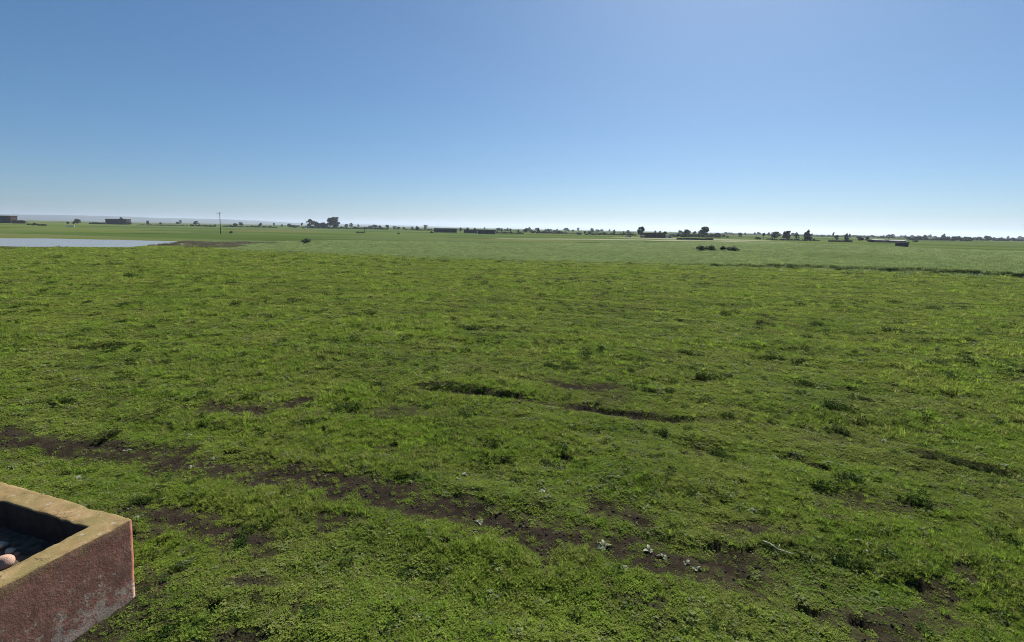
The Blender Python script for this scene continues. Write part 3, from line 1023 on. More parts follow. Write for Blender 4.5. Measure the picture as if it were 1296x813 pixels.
TUSS = []
for k in range(4):
    mb = MB()
    for q in range(5):
        sub = MB()
        h = rnd.uniform(.5, 1.05)
        blades(rnd, sub, 16, .05, .05 * h, .15 * h, .0045, 1.0)
        leaves(rnd, sub, 24, .075, .005, .1 * h, .042, .9)
        ox, oy = rnd.gauss(0, .13), rnd.gauss(0, .05)
        mb.add([(x + ox, y + oy, z) for x, y, z in sub.v], sub.f)
    TUSS.append(mb.mesh('weed_tussock', M['tuss']))
TS = [(157, 407), (192, 415), (237, 427), (108, 440), (360, 433), (85, 507), (253, 500), (318, 505), (428, 519), (390, 538), (160, 351), (217, 362), (147, 549),
      (597, 418), (527, 419), (469, 399), (730, 433), (804, 443), (692, 465), (722, 468), (799, 472), (825, 498), (473, 488), (444, 517), (589, 528), (440, 441), (860, 406),
      (742, 452), (842, 549), (575, 554), (959, 410), (1034, 412), (977, 453), (1014, 458), (886, 479), (869, 448), (1154, 476), (1201, 481), (1172, 463), (1082, 484), (1019, 484),
      (1094, 508), (1047, 518), (921, 528), (1064, 548), (1014, 387), (1121, 419), (1181, 393), (627, 568), (636, 586), (687, 588), (520, 607), (715, 573), (1041, 594), (1035, 619),
      (1075, 611), (1162, 638), (1285, 694), (1059, 712), (388, 539), (177, 633), (306, 686), (905, 573), (1180, 582), (1205, 586), (1228, 592), (1250, 597), (560, 492), (580, 494), (605, 497), (640, 503)]
for k, (px, py) in enumerate(TS):
    p = at(px, py)
    r = p.length
    o = link(bpy.data.objects.new('weed_tussock', TUSS[k % 4]))
    o.location = (p.x, p.y, hz(p.x, p.y) - .005)
    s = random.uniform(.7, 1.15) * (1 if r < 9 else min(2.3, (r / 9) ** .6))
    o.scale = (s * random.uniform(.8, 1.3), s * random.uniform(.8, 1.2), s * random.uniform(.65, .95))
    o.rotation_euler = (0, 0, random.gauss(-.25, .5))
    X, Y = np.array([p.x]), np.array([p.y])
    if min(polydist(X, Y, w)[0][0] for w, _ in SC_W) < .35:
        lab, grp = 'dark leafy weed tussock on the edge of a small earth bank', 'weed tussocks on the earth banks'
    elif polydist(X, Y, TR_W[0][0])[0][0] < .75:
        lab, grp = 'dark leafy weed tussock beside the long muddy rut', 'weed tussocks beside the rut'
    elif r > 20:
        lab, grp = 'small dark weed tussock far out on the meadow towards the crop', 'weed tussocks far out on the meadow'
    else:
        lab, grp = 'dark leafy weed tussock standing in the open short meadow grass', 'dark weed tussocks in the open meadow'
    tag(o, lab, 'weed', grp)

def stick():
    a, b = at(965, 689), at(1004, 704)
    mb = MB()
    pts = []
    for k in range(5):
        t = k / 4
        p = a.lerp(b, t)
        pts.append(Vector((p.x, p.y, hz(p.x, p.y) + .03 + .01 * math.sin(k * 2.1))))
    for k in range(4):
        mb.tube(pts[k], pts[k + 1], .008 - .001 * k, .007 - .001 * k, 6)
    mb.tube(pts[2], pts[2] + Vector((.05, .05, .03)), .004, .002, 5)
    tag(mb.build('dry_stick', M['straw'], None, True), 'pale dry stick lying in the turf above the muddy rut', 'stick')
stick()

# ------------------------------------------------------------------ reeds by the pond
def build_reeds():
    ms = []
    for k in range(3):
        mb = MB(); blades(rnd, mb, 60, .45, .15, .42, .014, .5); ms.append(mb.mesh('reed', M['reed']))
    C = proto_collection('reed', ms)
    P = []
    for pix, n, sd in (([(240, 312.4), (270, 312.8), (300, 312.2)], 90, .8), ([(258, 308.5), (290, 309), (318, 308.6)], 260, 2.2), ([(202, 311), (214, 311)], 40, .6), ([(225, 307), (250, 307.5)], 60, 1.0)):
        w = wl_pts(pix)
        for _ in range(n):
            i = random.randrange(len(w) - 1); t = random.random()
            P.append((w[i][0] + (w[i + 1][0] - w[i][0]) * t + random.gauss(0, sd), w[i][1] + (w[i + 1][1] - w[i][1]) * t + random.gauss(0, sd)))
    P = np.array(P)
    n = len(P)
    s = RNG.uniform(.6, 1.2, n)
    sc = np.column_stack([s, s, s * .8])
    scatter('dry_reeds', C, np.column_stack([P, height(P[:, 0], P[:, 1])]), sc, np.column_stack([np.zeros(n), np.zeros(n), RNG.uniform(0, 6.28, n)]),
            RNG.integers(0, 3, n), 'grey brown dry reeds on the mud flat at the end of the pond', 'reeds')
build_reeds()

# ------------------------------------------------------------------ trees, bushes, hedges
def crown_mesh(name, seed, clumps, leaf, n, mat):
    """clumps: (x, y, z, rx, ry, rz); leaf faces are spread through each clump, denser near its skin"""
    rr = random.Random(seed)
    mb = MB()
    tot = sum(c[3] * c[4] + c[4] * c[5] + c[3] * c[5] for c in clumps)
    for (cx, cy, cz, rx, ry, rz) in clumps:
        for _ in range(int(n * (rx * ry + ry * rz + rx * rz) / tot)):
            d = Vector((rr.gauss(0, 1), rr.gauss(0, 1), rr.gauss(0, 1))).normalized() * rr.uniform(.45, 1.08)
            p = Vector((cx + d.x * rx, cy + d.y * ry, cz + d.z * rz))
            s = leaf * rr.uniform(.5, 1.3)
            q = Vector((rr.gauss(0, 1), rr.gauss(0, 1), rr.gauss(0, 1))).normalized()
            u = q.orthogonal().normalized() * s
            v = q.cross(u) * rr.uniform(.5, .9)
            mb.add([p - u, p + v * .9, p + u, p - v], [(0, 1, 2, 3)])
    return mb.mesh(name, mat)

def trunk_mesh(seed, h, r, limbs, spread):
    rr = random.Random(seed)
    mb = MB()
    top = Vector((rr.uniform(-.05, .05) * h, 0, h * .55))
    mb.tube((0, 0, -.05 * h), (0, 0, h * .12), r * 1.4, r, 8)
    mb.tube((0, 0, h * .11), top, r, r * .7, 8)
    for k in range(limbs):
        a = 6.283 * k / limbs + rr.uniform(-.4, .4)
        b = Vector((0, 0, h * .25)).lerp(top, rr.random())
        e = Vector((math.cos(a) * spread * rr.uniform(.5, .9), math.sin(a) * spread * rr.uniform(.5, .9), h * rr.uniform(.6, .9)))
        m = b.lerp(e, .5) + Vector((0, 0, -.03 * h))
        mb.tube(b, m, r * .5, r * .35, 6)
        mb.tube(m, e, r * .35, r * .12, 5)
    return mb.mesh('trunk', M['bark'], True)

def clumps_round(seed, n, base, top, rad):
    rr = random.Random(seed)
    out = []
    for k in range(n):
        a, d = 6.283 * rr.random(), rad * math.sqrt(rr.random()) * .72
        t = rr.random()
        z = base + (top - base) * t
        sh = .55 + .45 * math.sin(math.pi * min(1, .15 + .85 * t))
        c = rr.uniform(.24, .42) * rad
        out.append((math.cos(a) * d * sh, math.sin(a) * d * sh, z * .94, c, c, c * .8))
    return out

# unit trees are 1 m high and about 1 m wide; every placed tree scales them
KIND = {}
def kinds():
    for i in range(3):
        KIND['round%d' % i] = (crown_mesh('crown', 10 + i, clumps_round(10 + i, 20, .26, .92, .5), .075, 1500, M['tree']), trunk_mesh(10 + i, 1, .05, 5, .38))
    for i in range(3):
        KIND['open%d' % i] = (crown_mesh('crown', 20 + i, clumps_round(20 + i, 12, .36, .92, .52), .065, 700, M['tree']), trunk_mesh(20 + i, 1, .04, 6, .42))
    cone = [(random.uniform(-.1, .1) * (1 - k / 9), random.uniform(-.1, .1), .2 + .1 * k, .4 * (1 - k / 9.5) * random.uniform(.75, 1.15), .36 * (1 - k / 9.5), .14) for k in range(8)]
    KIND['cone0'] = (crown_mesh('crown', 31, cone + clumps_round(32, 6, .25, .6, .45), .07, 1300, M['tree']), trunk_mesh(31, 1, .05, 4, .25))
    KIND['slim0'] = (crown_mesh('crown', 41, clumps_round(41, 7, .66, .95, .5), .08, 380, M['tree']), trunk_mesh(41, 1, .06, 4, .25))
    low = []
    for k in range(9):
        low.append((random.uniform(-.38, .38), random.uniform(-.3, .3), random.uniform(.3, .7), random.uniform(.18, .3), .24, random.uniform(.2, .3)))
    KIND['bush0'] = (crown_mesh('foliage', 51, low, .085, 1000, M['shrub']), trunk_mesh(51, .6, .03, 6, .3))
    low2 = [(random.uniform(-.42, .42), random.uniform(-.3, .3), random.uniform(.25, .6), random.uniform(.14, .28), .2, random.uniform(.15, .4)) for _ in range(10)]
    KIND['bush1'] = (crown_mesh('foliage', 52, low2, .085, 900, M['shrub']), trunk_mesh(52, .6, .03, 6, .3))
kinds()

def px_size(px, py, dpx):
    """metres that dpx photo pixels span at the ground point under px, py"""
    p = at(px, py)
    depth = -(CAM_ROT.transposed() @ (p - Vector((0, 0, CAM_H)))).z
    return dpx * depth / FPX

def span(x0, x1, base):
    """ground point in the middle and the length of a thing that faces the camera side on"""
    xm = (x0 + x1) / 2
    return at(xm, base), px_size(xm, base, abs(x1 - x0))

def plant(name, px, base, hp, wp, kind, label, group=None, cat='tree', back=0.0):
    p = at(px, base)
    h, w = px_size(px, base, hp), px_size(px, base, wp)
    if back:
        k = 1 + back / p.length
        p = Vector((p.x * k, p.y * k, 0)); h *= k; w *= k
    root = empty(name, (p.x, p.y, hz(p.x, p.y) - .02), random.uniform(0, 6.28))
    tag(root, label, cat, group)
    cr, tr = KIND[kind]
    o = link(bpy.data.objects.new(cr.name.split('.')[0], cr), root)
    o.scale = (w, w, h)
    t = link(bpy.data.objects.new('trunk' if 'bush' not in kind else 'stem', tr), root)
    t.scale = (w, w, h)
    return root

HZ = 'small trees along the hazy horizon'
TREES = [  # x, base y, height px, width px, kind, label, group
    (98, 283.3, 6.2, 8.5, 'round0', 'lone dark round tree between the two brown farmhouses', None),
    (86, 284, 3.2, 3, 'round1', 'small pale tree at the left end of the low white wall', None),
    (93, 284, 3.2, 3, 'round2', 'small pale tree between the low white wall and the lone round tree', None),
    (154, 283.2, 8, 5.5, 'round1', 'tree rising behind the flat roof of the long brown farmhouse', None),
    (247.5, 285.4, 5.6, 8, 'open0', 'hazy spreading tree left of the utility pole', None),
    (298, 287, 4.2, 6, 'round1', 'hazy round tree right of the utility pole', None),
    (329, 287, 4.2, 4, 'round2', 'small hazy tree between the utility pole and the big round tree', None),
    (357, 287.6, 3.5, 3.5, 'open1', 'faint tree at the left end of the dark farm grove', None),
    (382, 288.4, 6.5, 3.5, 'slim0', 'thin bare-stemmed tree between the grove bushes', None),
    (393, 288.6, 11, 11, 'open2', 'tall ragged open tree in the farm grove', None),
    (401, 288.6, 9, 9, 'round2', 'dense tree beside the tall ragged tree in the farm grove', None),
    (409, 288.6, 7.2, 8, 'open0', 'loose tree between the dense tree and the big round tree', None),
    (422, 288.8, 14.5, 19, 'round0', 'largest dark round tree in the farm grove', None),
    (438.5, 288.4, 4.6, 6, 'round1', 'small tree just right of the largest round tree', None),
    (444.5, 288.4, 6, 7, 'open1', 'medium tree right of the largest round tree above the hedge', None),
    (481, 290.3, 5.4, 5, 'round2', 'left tree of a joined pair beyond the field', None),
    (490, 290.3, 6, 5, 'round0', 'right, taller tree of a joined pair beyond the field', None),
    (499, 290.8, 3, 4.5, 'round1', 'first and lowest of three small round trees in a line', None),
    (504.5, 290.8, 4, 5.2, 'round2', 'middle and largest of three small round trees in a line', None),
    (511, 290.8, 3.4, 4.4, 'round0', 'last of three small round trees in a line', None),
    (528, 291.6, 5.2, 7.5, 'cone0', 'broad pointed tree left of the long low dark farm building', None),
    (538, 291.6, 3.6, 4.6, 'open1', 'small hazy tree next to the long low dark farm building', None),
    (583, 293.2, 5, 4.4, 'open2', 'thin tree in the gap between two long low farm buildings', None),
    (592, 293.6, 5.6, 4.5, 'open0', 'hazy tree behind the long grey farm building', 'trees behind the grey farm building'),
    (601, 293.9, 5.4, 4.5, 'open1', 'hazy tree behind the long grey farm building', 'trees behind the grey farm building'),
    (635, 294.6, 5.4, 3.6, 'open2', 'thin hazy tree standing on the low hedge line', 'thin trees on the hedge line'),
    (646, 294.6, 5.4, 3.4, 'open0', 'thin hazy tree standing on the low hedge line', 'thin trees on the hedge line'),
    (656, 294.8, 4.2, 3, 'open1', 'thin hazy tree standing on the low hedge line', 'thin trees on the hedge line'),
    (665.5, 295.2, 7.2, 7, 'round2', 'dark leaning tree alone at the end of the hedge line', None),
    (681.5, 295.2, 6.6, 6, 'cone0', 'dark pointed tree rising from a dark hedge', None),
    (695, 295.2, 4.6, 2.4, 'slim0', 'very thin tree in the dark hedge', None),
    (740, 297.2, 4.6, 4.6, 'open0', 'ragged tree beside the tiny white walled shed', None),
    (744.5, 297.2, 4.8, 2.6, 'cone0', 'narrow dark tree beside the tiny white walled shed', None),
    (777.5, 297, 4.6, 3.2, 'round0', 'little round tree standing on a dark hedge before the tall tree', None),
    (789, 297.2, 4.4, 3, 'open2', 'little open tree standing on a dark hedge before the tall tree', None),
    (798, 298.2, 4, 3.2, 'open0', 'small tree above the tiny white wall', None),
    (811, 299.6, 12.6, 9.5, 'round1', 'tall dark square-crowned tree at the end of the long brown building', None),
    (829, 299, 7, 4.5, 'open1', 'thin tree behind the long brown building', None),
    (835, 299, 7, 3, 'slim0', 'slim tree behind the long brown building', None),
    (841, 299.2, 7, 7, 'round2', 'round dark tree behind the right end of the long brown building', None),
    (869, 299.8, 9.6, 11, 'round0', 'broad dark tree left of the tallest spreading tree', None),
    (879, 299.8, 7, 5, 'open2', 'small open tree between two broad trees', None),
    (885, 300, 8, 6, 'open0', 'loose tree leaning against the tallest spreading tree', None),
    (891.5, 300.4, 13.4, 13.5, 'round1', 'tallest spreading tree behind the pale wall', None),
    (908, 300.8, 6.8, 9.5, 'round2', 'low dense tree at the right end of the pale wall', None),
    (936.5, 301.4, 6, 5, 'open1', 'solitary small tree on the open pale slope', None),
    (943, 297.8, 3.4, 3, 'round0', 'tiny tree on the far skyline', HZ),
    (955, 298, 3.8, 2.6, 'round1', 'tiny tree on the far skyline', HZ),
    (959.5, 298, 4.4, 2.4, 'slim0', 'tiny tree on the far skyline', HZ),
    (966, 303.2, 8.6, 4.2, 'slim0', 'thin palm-like tree with a bare stem', None),
    (973, 298.4, 4, 4, 'open2', 'tiny tree on the far skyline', HZ),
    (980, 303.6, 10.6, 12, 'open0', 'grey see-through tree left of two dark trees', None),
    (995.5, 304, 12.2, 11.5, 'round0', 'dark tall tree with a ragged flat top', None),
    (1008, 303.8, 7.6, 7, 'open1', 'sparse low tree between two dark trees', None),
    (1021.5, 304.6, 13.4, 13, 'cone0', 'dark pointed broad tree standing alone at the end of the row', None),
    (1054, 303, 9, 3, 'slim0', 'slender tall tree behind the long dark wall', None),
    (1058.5, 304.6, 6.8, 6, 'open2', 'sparse tree beside the long dark wall', None),
    (1071, 304.6, 9, 7.2, 'cone0', 'dark conical tree behind the long dark wall', None),
    (1088, 305.4, 7, 9, 'round2', 'dark low tree right of the conical tree', None),
    (1097.5, 305.4, 5.8, 5, 'round0', 'small dark tree between the low tree and the white roofed barn', None),
    (1170, 303, 5.6, 4, 'open1', 'small tree poking above the right hand tree line', None),
    (1194, 303.4, 7.4, 8, 'cone0', 'tallest pointed tree of the hazy right hand tree line', None),
    (1213, 304, 5, 5, 'round1', 'low round tree of the hazy right hand tree line', 'low trees of the right hand tree line'),
    (1221.5, 304, 5, 4.6, 'round2', 'low round tree of the hazy right hand tree line', 'low trees of the right hand tree line'),
    (1249, 304.6, 6.4, 8.4, 'round0', 'dome shaped tree rising from the hazy right hand hedge', None),
]
for t in TREES:
    plant('field_tree', t[0], t[1], t[2], t[3], t[4], t[5], t[6])

far_rr = random.Random(77)
FAR = [(165, 240, 4, 'between the long brown farmhouse and the utility pole'), (300, 355, 4, 'between the utility pole and the farm grove'),
       (448, 545, 7, 'between the farm grove and the long low dark building'), (604, 735, 16, 'behind the long grey farm building and the dark hedge'),
       (745, 806, 8, 'left of the tall square-crowned tree'), (848, 905, 5, 'behind the tallest spreading tree'),
       (912, 1050, 17, 'behind the row with the dark pointed tree'), (1060, 1150, 12, 'behind the white roofed barns'), (1152, 1296, 22, 'along the hazy right hand hedge')]
for x0, x1, n, where in FAR:
    for k in range(n):
        fx = far_rr.uniform(x0, x1)
        yh = 277.5 + .0185 * fx
        plant('far_tree', fx, yh + far_rr.uniform(1.9, 3.6), far_rr.uniform(2.4, 5.2), far_rr.uniform(3, 7), far_rr.choice(['round0', 'round1', 'round2', 'open0', 'open1', 'bush0', 'bush1', 'cone0']),
              'tiny hazy far tree ' + where, 'far trees ' + where)

BUSH = [
    (26, 283, 4.5, 8, 'bush0', 'dark bush by the low wall of the reddish farmhouse'),
    (37, 285, 3, 4, 'bush1', 'small bush right of the reddish farmhouse wall'),
    (44, 286, 4, 4, 'bush0', 'dark stump-like bush in the field right of the reddish farmhouse'),
    (162, 284.7, 4.6, 6.5, 'bush0', 'round bush at the right end of the long brown farmhouse'),
    (293, 295.6, 3.2, 4.4, 'bush0', 'single small round bush in the field right of the utility pole'),
    (366, 288.3, 5.4, 5.5, 'bush0', 'squat dark bush at the left of the farm grove'),
    (374, 288.5, 5, 8.5, 'bush1', 'wide dark bush at the left of the farm grove'),
    (389, 308.6, 7, 11.5, 'bush0', 'dark rounded bush standing alone in the green crop'),
    (343, 309, 2.6, 9, 'bush1', 'low flat bush in the crop near the reeds'),
    (456, 295.2, 2.6, 9, 'bush1', 'low dark bush in the field beyond the crop'),
    (504.5, 296.6, 2, 3, 'bush0', 'tiny bush on the far field edge'),
    (546, 295.7, 3, 4.4, 'bush0', 'small black bush in front of the long low dark building'),
    (797.5, 300.8, 3, 3.4, 'bush0', 'small bush right of the tiny white wall'),
    (813.5, 301.2, 4, 5, 'bush1', 'low bush under the tall square-crowned tree'),
    (893, 319, 10, 20, 'bush1', 'wide grey-green bush standing in the crop'),
    (915, 319.4, 6.5, 7, 'bush0', 'small dark bush beside the grey thicket in the crop'),
    (927, 321, 9, 15, 'bush1', 'grey low thicket in the crop'),
    (916, 301, 4.2, 4, 'bush0', 'bush right of the low dense tree on the slope'),
    (920, 301.2, 3.4, 3.6, 'bush1', 'smallest bush at the end of the tree row on the slope'),
    (958.5, 303.6, 4, 6.5, 'bush0', 'bush at the foot of the thin palm-like tree'),
    (973, 303.6, 2.6, 6, 'bush1', 'low scrub right of the thin palm-like tree'),
    (1033, 305, 2, 9, 'bush1', 'low scrub right of the pointed broad tree'),
    (1159, 307.2, 4, 6.6, 'bush0', 'round dark bush behind the small dark hut'),
]
for t in BUSH:
    plant('field_bush', *t[:6], group=None, cat='bush')

def hedge(pa, pb, hp, label, group=None, kind_mat='tree', dens=1.0, gaps=0.0):
    rr = random.Random(int(pa[0] * 10))
    mid, L = span(pa[0], pb[0], (pa[1] + pb[1]) / 2)
    h = px_size((pa[0] + pb[0]) / 2, (pa[1] + pb[1]) / 2, hp)
    ang = rr.uniform(-.05, .05)
    cl = []
    n = max(4, int(L / (h * 1.0)))
    for k in range(n):
        if rr.random() < gaps: continue
        hh = h * rr.choice((rr.uniform(.35, .7), rr.uniform(.6, 1.0), rr.uniform(.9, 1.35)))
        cl.append((-L / 2 + L * (k + rr.uniform(.2, .8)) / n, rr.uniform(-.3, .3) * h, hh * .5, h * rr.uniform(.55, .95), h * .55, hh * .52))
    root = empty('hedge', (mid.x, mid.y, hz(mid.x, mid.y)), ang)
    tag(root, label, 'hedge', group)
    me = crown_mesh('foliage', int(pa[0]), cl, h * .22, int(min(2600, 130 * n) * dens), M[kind_mat])
    link(bpy.data.objects.new('foliage', me), root)
    mb = MB()
    for k in range(max(3, min(24, n // 2))):
        x = -L / 2 + L * (k + rr.random()) / max(3, min(24, n // 2))
        mb.tube((x, 0, -.05), (x + rr.uniform(-.2, .2) * h, rr.uniform(-.15, .15) * h, h * .6), h * .05, h * .02, 5)
    mb.build('stems', M['bark'], root)['kind'] = 'stuff'

hedge((47, 286), (60, 285.6), 2, 'low dark scrub line right of the reddish farmhouse')
hedge((560, 291.4), (760, 294.6), 1.5, 'faint far hedge behind the long low farm buildings')
hedge((745, 294.6), (930, 298), 1.7, 'faint far hedge behind the tall square-crowned tree')
hedge((172, 285.2), (238, 286.6), 1.3, 'thin hazy hedge right of the long brown farmhouse')
hedge((240, 286.6), (274, 287.2), 2, 'hazy hedge below the spreading tree left of the utility pole')
hedge((281, 287.4), (350, 288.4), 2, 'hazy hedge running right from behind the utility pole')
hedge((384, 289.2), (430, 289.6), 2.4, 'dark undergrowth beneath the trees of the farm grove')
hedge((431, 289.6), (479, 290.4), 2.2, 'dark hedge right of the largest round tree')
hedge((481, 290.6), (492, 290.8), 3, 'hedge joining the pair of trees')
hedge((513, 291.4), (550, 292.2), 1.6, 'thin hedge left of the long low dark building')
hedge((628, 295.8), (662, 296), 2.2, 'hedge carrying the thin hazy trees')
hedge((672, 295.6), (717, 296.2), 2.8, 'dark hedge with the pointed tree')
hedge((717, 296.4), (731, 296.8), 1, 'very low scrub line left of the tiny white walled shed')
hedge((741, 297.6), (806, 298.4), 2.4, 'long dark hedge left of the tall square-crowned tree')
hedge((846, 299.6), (912, 301.4), 3.6, 'dense dark hedge beneath the broad trees behind the pale wall')
hedge((925, 297.6), (1040, 299.4), 1.6, 'hazy hedge crowning the far slope')
hedge((976, 304.2), (1030, 305.2), 2.2, 'undergrowth beneath the dark pointed tree and its neighbours')
hedge((1030, 299.8), (1110, 301), 2.2, 'hazy hedge line behind the long dark wall')
hedge((1110, 301.6), (1165, 302.6), 2.4, 'hazy hedge line behind the white roofed barns')
hedge((1150, 304.2), (1230, 305), 4, 'hazy tree line carrying the tallest pointed tree')
hedge((1230, 305), (1360, 306.4), 3.8, 'hazy tree line carrying the dome shaped tree')
hedge((1500, 310), (1370, 306.6), 3.6, 'hazy tree line far to the side of the dome shaped tree')

# ------------------------------------------------------------------ buildings
def building(name, x0, x1, base, hp, wall, roof, label, cat='house', depth=None, pitched=False, overhang=.25, roofpx=.8, nwin=3, door=True):
    mid, L = span(x0, x1, base)
    ang = R(random.Random(int(x0 * 7)).uniform(-6, 6))
    h = px_size((x0 + x1) / 2, base, hp)
    rt = px_size((x0 + x1) / 2, base, roofpx)
    D = depth or min(8, L * .6)
    root = empty(name, (mid.x, mid.y, hz(mid.x, mid.y)), ang)
    tag(root, label, cat)
    t, hw = .25, h - rt
    # front wall with openings: piers and lintels
    ops = []
    if door: ops.append((-.55, .55, 0.0, min(2.0, hw * .8)))
    for k in range(nwin):
        xc = -L / 2 + L * (k + .5) / nwin
        if door and abs(xc) < 1.5: continue
        ops.append((xc - .45, xc + .45, hw * .42, hw * .74))
    ops.sort()
    mb = MB()
    x = -L / 2
    for (p, q, z0, z1) in ops:
        mb.box(x, p, 0, t, -.3, hw)
        if z0 > 0: mb.box(p, q, .002, t - .002, -.3, z0)
        mb.box(p, q, .002, t - .002, z1, hw)
        x = q
    mb.box(x, L / 2, 0, t, -.3, hw)
    mb.box(-L / 2, -L / 2 + t, t, D - t, -.3, hw)
    mb.box(L / 2 - t, L / 2, t, D - t, -.3, hw)
    mb.box(-L / 2, L / 2, D - t, D, -.3, hw)
    mb.build('wall', M[wall], root)
    for (p, q, z0, z1) in ops:
        o = MB().box(p, q, .12, .16, z0 if z0 > 0 else -.02, z1).build('door' if z0 == 0 else 'window', M['darkopen'], root)
        f = MB()
        f.box(p, p + .06, .06, .118, max(z0, 0), z1); f.box(q - .06, q, .06, .118, max(z0, 0), z1); f.box(p + .06, q - .06, .062, .116, z1 - .06, z1)
        f.build('frame', M['polewood'], o)
    mb = MB()
    o = overhang
    if pitched:
        rz = hw + .01
        mb.add([(-L / 2 - o, -o, rz), (L / 2 + o, -o, rz), (L / 2 + o, D + o, rz), (-L / 2 - o, D + o, rz),
                (-L / 2 - o, D / 2, rz + rt), (L / 2 + o, D / 2, rz + rt)],
               [(0, 1, 5, 4), (2, 3, 4, 5), (0, 4, 3), (1, 2, 5), (0, 3, 2, 1)])
    else:
        mb.box(-L / 2 - o, L / 2 + o, -o, D + o, hw + .003, hw + max(.15, rt * .5))
        mb.box(-L / 2 - o, L / 2 + o, -o, -o + .2, hw + max(.15, rt * .5), hw + rt)
        mb.box(-L / 2 - o, L / 2 + o, D + o - .2, D + o, hw + max(.15, rt * .5), hw + rt)
    mb.build('roof', M[roof], root)
    return root

def low_wall(x0, x1, base, base1, hp, mat, label, name='field_wall'):
    mid, L = span(x0, x1, (base + base1) / 2)
    h = px_size((x0 + x1) / 2, (base + base1) / 2, hp)
    root = empty(name, (mid.x, mid.y, hz(mid.x, mid.y)), R(2))
    tag(root, label, 'wall')
    n = max(2, int(L / 3))
    mb = MB()
    rr = random.Random(int(x0))
    for k in range(n):
        mb.box(-L / 2 + L * k / n + .01, -L / 2 + L * (k + 1) / n - .01, -.15 - .01 * (k % 2), .15 + .01 * (k % 2), -.3, h * rr.uniform(.82, 1))
    mb.build('wall_body', M[mat], root)
    cp = MB().box(-L / 2, L / 2, -.2, .2, h + .003, h + .09)
    cp.build('coping', M[mat], root)

building('farmhouse', -22, 15, 282.4, 9.4, 'brownwall', 'redroof', 'dark reddish brown farmhouse with a low wall on its right', depth=6, nwin=4)
low_wall(15.5, 32, 282.8, 283.4, 3.6, 'brownwall', 'low brown wall joined to the reddish farmhouse')
low_wall(84, 94, 287, 287.2, 1.2, 'whitewall', 'low white wall beneath two small pale trees')
low_wall(113, 133, 283.8, 284, 2.2, 'brownwall', 'low dark wall left of the long brown farmhouse')
building('farmhouse', 133.5, 160, 284.3, 7, 'brownwall', 'brownwall', 'long dark brown flat roofed farmhouse below the hills', depth=7, nwin=5)
building('farmhouse', 549.5, 578, 294.4, 5.2, 'greywall', 'brownwall', 'long low dark farm building standing alone beyond the crop', cat='building', depth=5, nwin=4)
building('farmhouse', 587, 604, 295.2, 4.4, 'greywall', 'brownwall', 'short low dark farm building left of the long grey one', cat='building', depth=5, nwin=2, roofpx=.6)
building('farmhouse', 604.5, 627, 296.4, 5.4, 'greywall', 'greywall', 'long low grey farm building with hazy trees behind', cat='building', depth=5, nwin=3)
building('shed', 730.5, 736, 297.4, 2.8, 'whitewall', 'brownwall', 'tiny white walled shed with a dark roof in the far field', cat='shed', depth=4, nwin=0, roofpx=1.4)
low_wall(791.5, 795.5, 300.6, 300.8, 1.5, 'whitewall', 'tiny white wall in the field left of the tall square-crowned tree')
building('farmhouse', 817, 842, 301.4, 6.2, 'brownwall', 'brownwall', 'long brown farm building beneath the tall square-crowned tree', cat='building', depth=5, nwin=4)
building('farmhouse', 843.5, 851.5, 301.2, 2.8, 'whitewall', 'paleroof', 'small white house right of the long brown building', depth=4, nwin=1, roofpx=.6)
low_wall(856, 903, 303.2, 304.4, 2.2, 'greywall', 'long pale wall beneath the tallest spreading tree')
low_wall(1048, 1079, 306.2, 306.8, 2.2, 'brownwall', 'long dark wall in front of the conical tree')
building('barn', 1107, 1122, 307, 3.4, 'brownwall', 'paleroof', 'dark barn with a white roof left of the thin pylon', cat='barn', depth=5, nwin=0, roofpx=.5, pitched=True)
building('barn', 1127, 1146, 307.4, 3.4, 'brownwall', 'paleroof', 'dark barn with a white roof right of the thin pylon', cat='barn', depth=5, nwin=0, roofpx=.6, pitched=True)
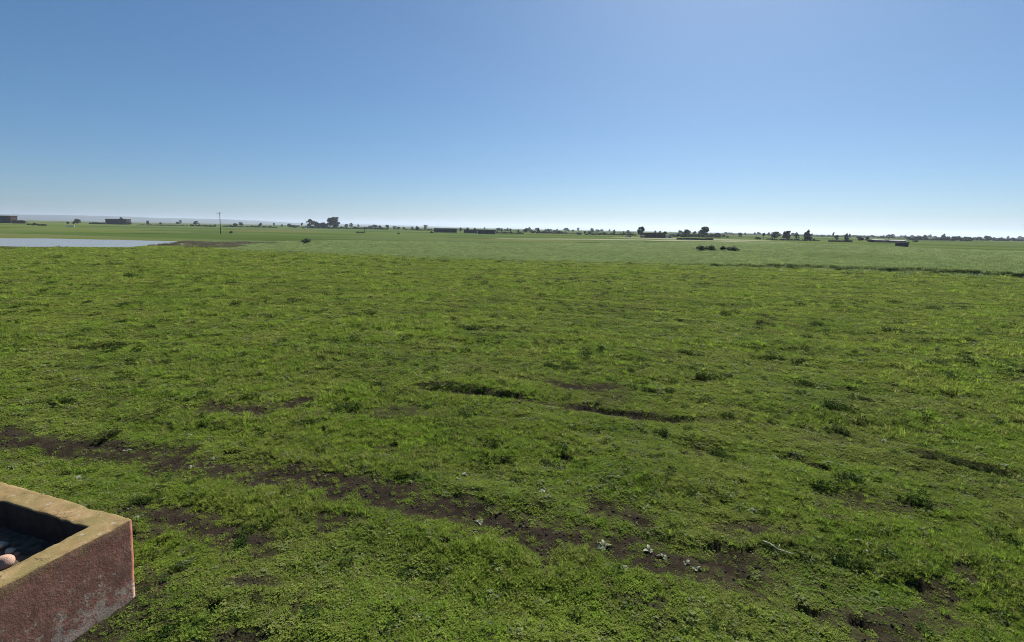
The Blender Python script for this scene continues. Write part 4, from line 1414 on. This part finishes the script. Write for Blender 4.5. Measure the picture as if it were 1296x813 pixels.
building('hut', 1139.5, 1149.5, 313.6, 7.2, 'brownwall', 'paleroof', 'small dark square hut standing alone in the field', cat='hut', depth=2.2, nwin=0, roofpx=1.2, overhang=.15, door=False)
building('cottage', 401.5, 413, 288.6, 5.6, 'greywall', 'brownwall', 'grey house hidden among the farm grove trees', depth=5, nwin=2)
low_wall(384.5, 388, 289.4, 289.5, 1.3, 'whitewall', 'tiny white wall left of the grey house in the grove')
low_wall(426.5, 430, 289.6, 289.7, 1.4, 'whitewall', 'tiny white wall under the largest round tree')

# ------------------------------------------------------------------ utility poles
def utility_pole(px, base, hp, label, arm=1.6, armdx=0.0):
    p = at(px, base)
    h = px_size(px, base, hp)
    root = empty('utility_pole', (p.x, p.y, hz(p.x, p.y)), R(18))
    tag(root, label, 'pole')
    MB().tube((0, 0, -.4), (0, 0, h), .13, .085, 10).build('pole', M['polewood'], root, True)
    MB().box(-arm / 2 + armdx, arm / 2 + armdx, -.05, .05, h - .32, h - .2).build('crossarm', M['polewood'], root)
    for k in (-1, 0, 1):
        MB().tube((k * arm * .42 + armdx, 0, h - .2), (k * arm * .42 + armdx, 0, h - .02), .045, .03, 8).build('insulator', M['ceramic'], root, True)
utility_pole(279.3, 296.2, 27, 'tall thin utility pole with a crossarm standing in the field', 1.5, -.35)
utility_pole(1124, 307, 10.5, 'thin pylon-like pole between the two white roofed barns', 1.0)
utility_pole(461.5, 295.6, 8.6, 'short thin pole in the field right of the big round tree', .8)

# ------------------------------------------------------------------ haze
def build_haze():
    m = bpy.data.materials.new('haze')
    m.use_nodes = True
    nt = m.node_tree
    nt.nodes.clear()
    out = nt.nodes.new('ShaderNodeOutputMaterial')
    v = nt.nodes.new('ShaderNodeVolumePrincipled')
    v.inputs['Color'].default_value = (.72, .84, 1, 1)
    v.inputs['Density'].default_value = .00012
    v.inputs['Anisotropy'].default_value = .35
    nt.links.new(v.outputs[0], out.inputs['Volume'])
    o = MB().box(-9900, 9900, -9900, 9900, -4.5, 85).build('haze', m)
    tag(o, 'thin pale blue haze in the air over the plain', 'haze', kind='stuff')
build_haze()
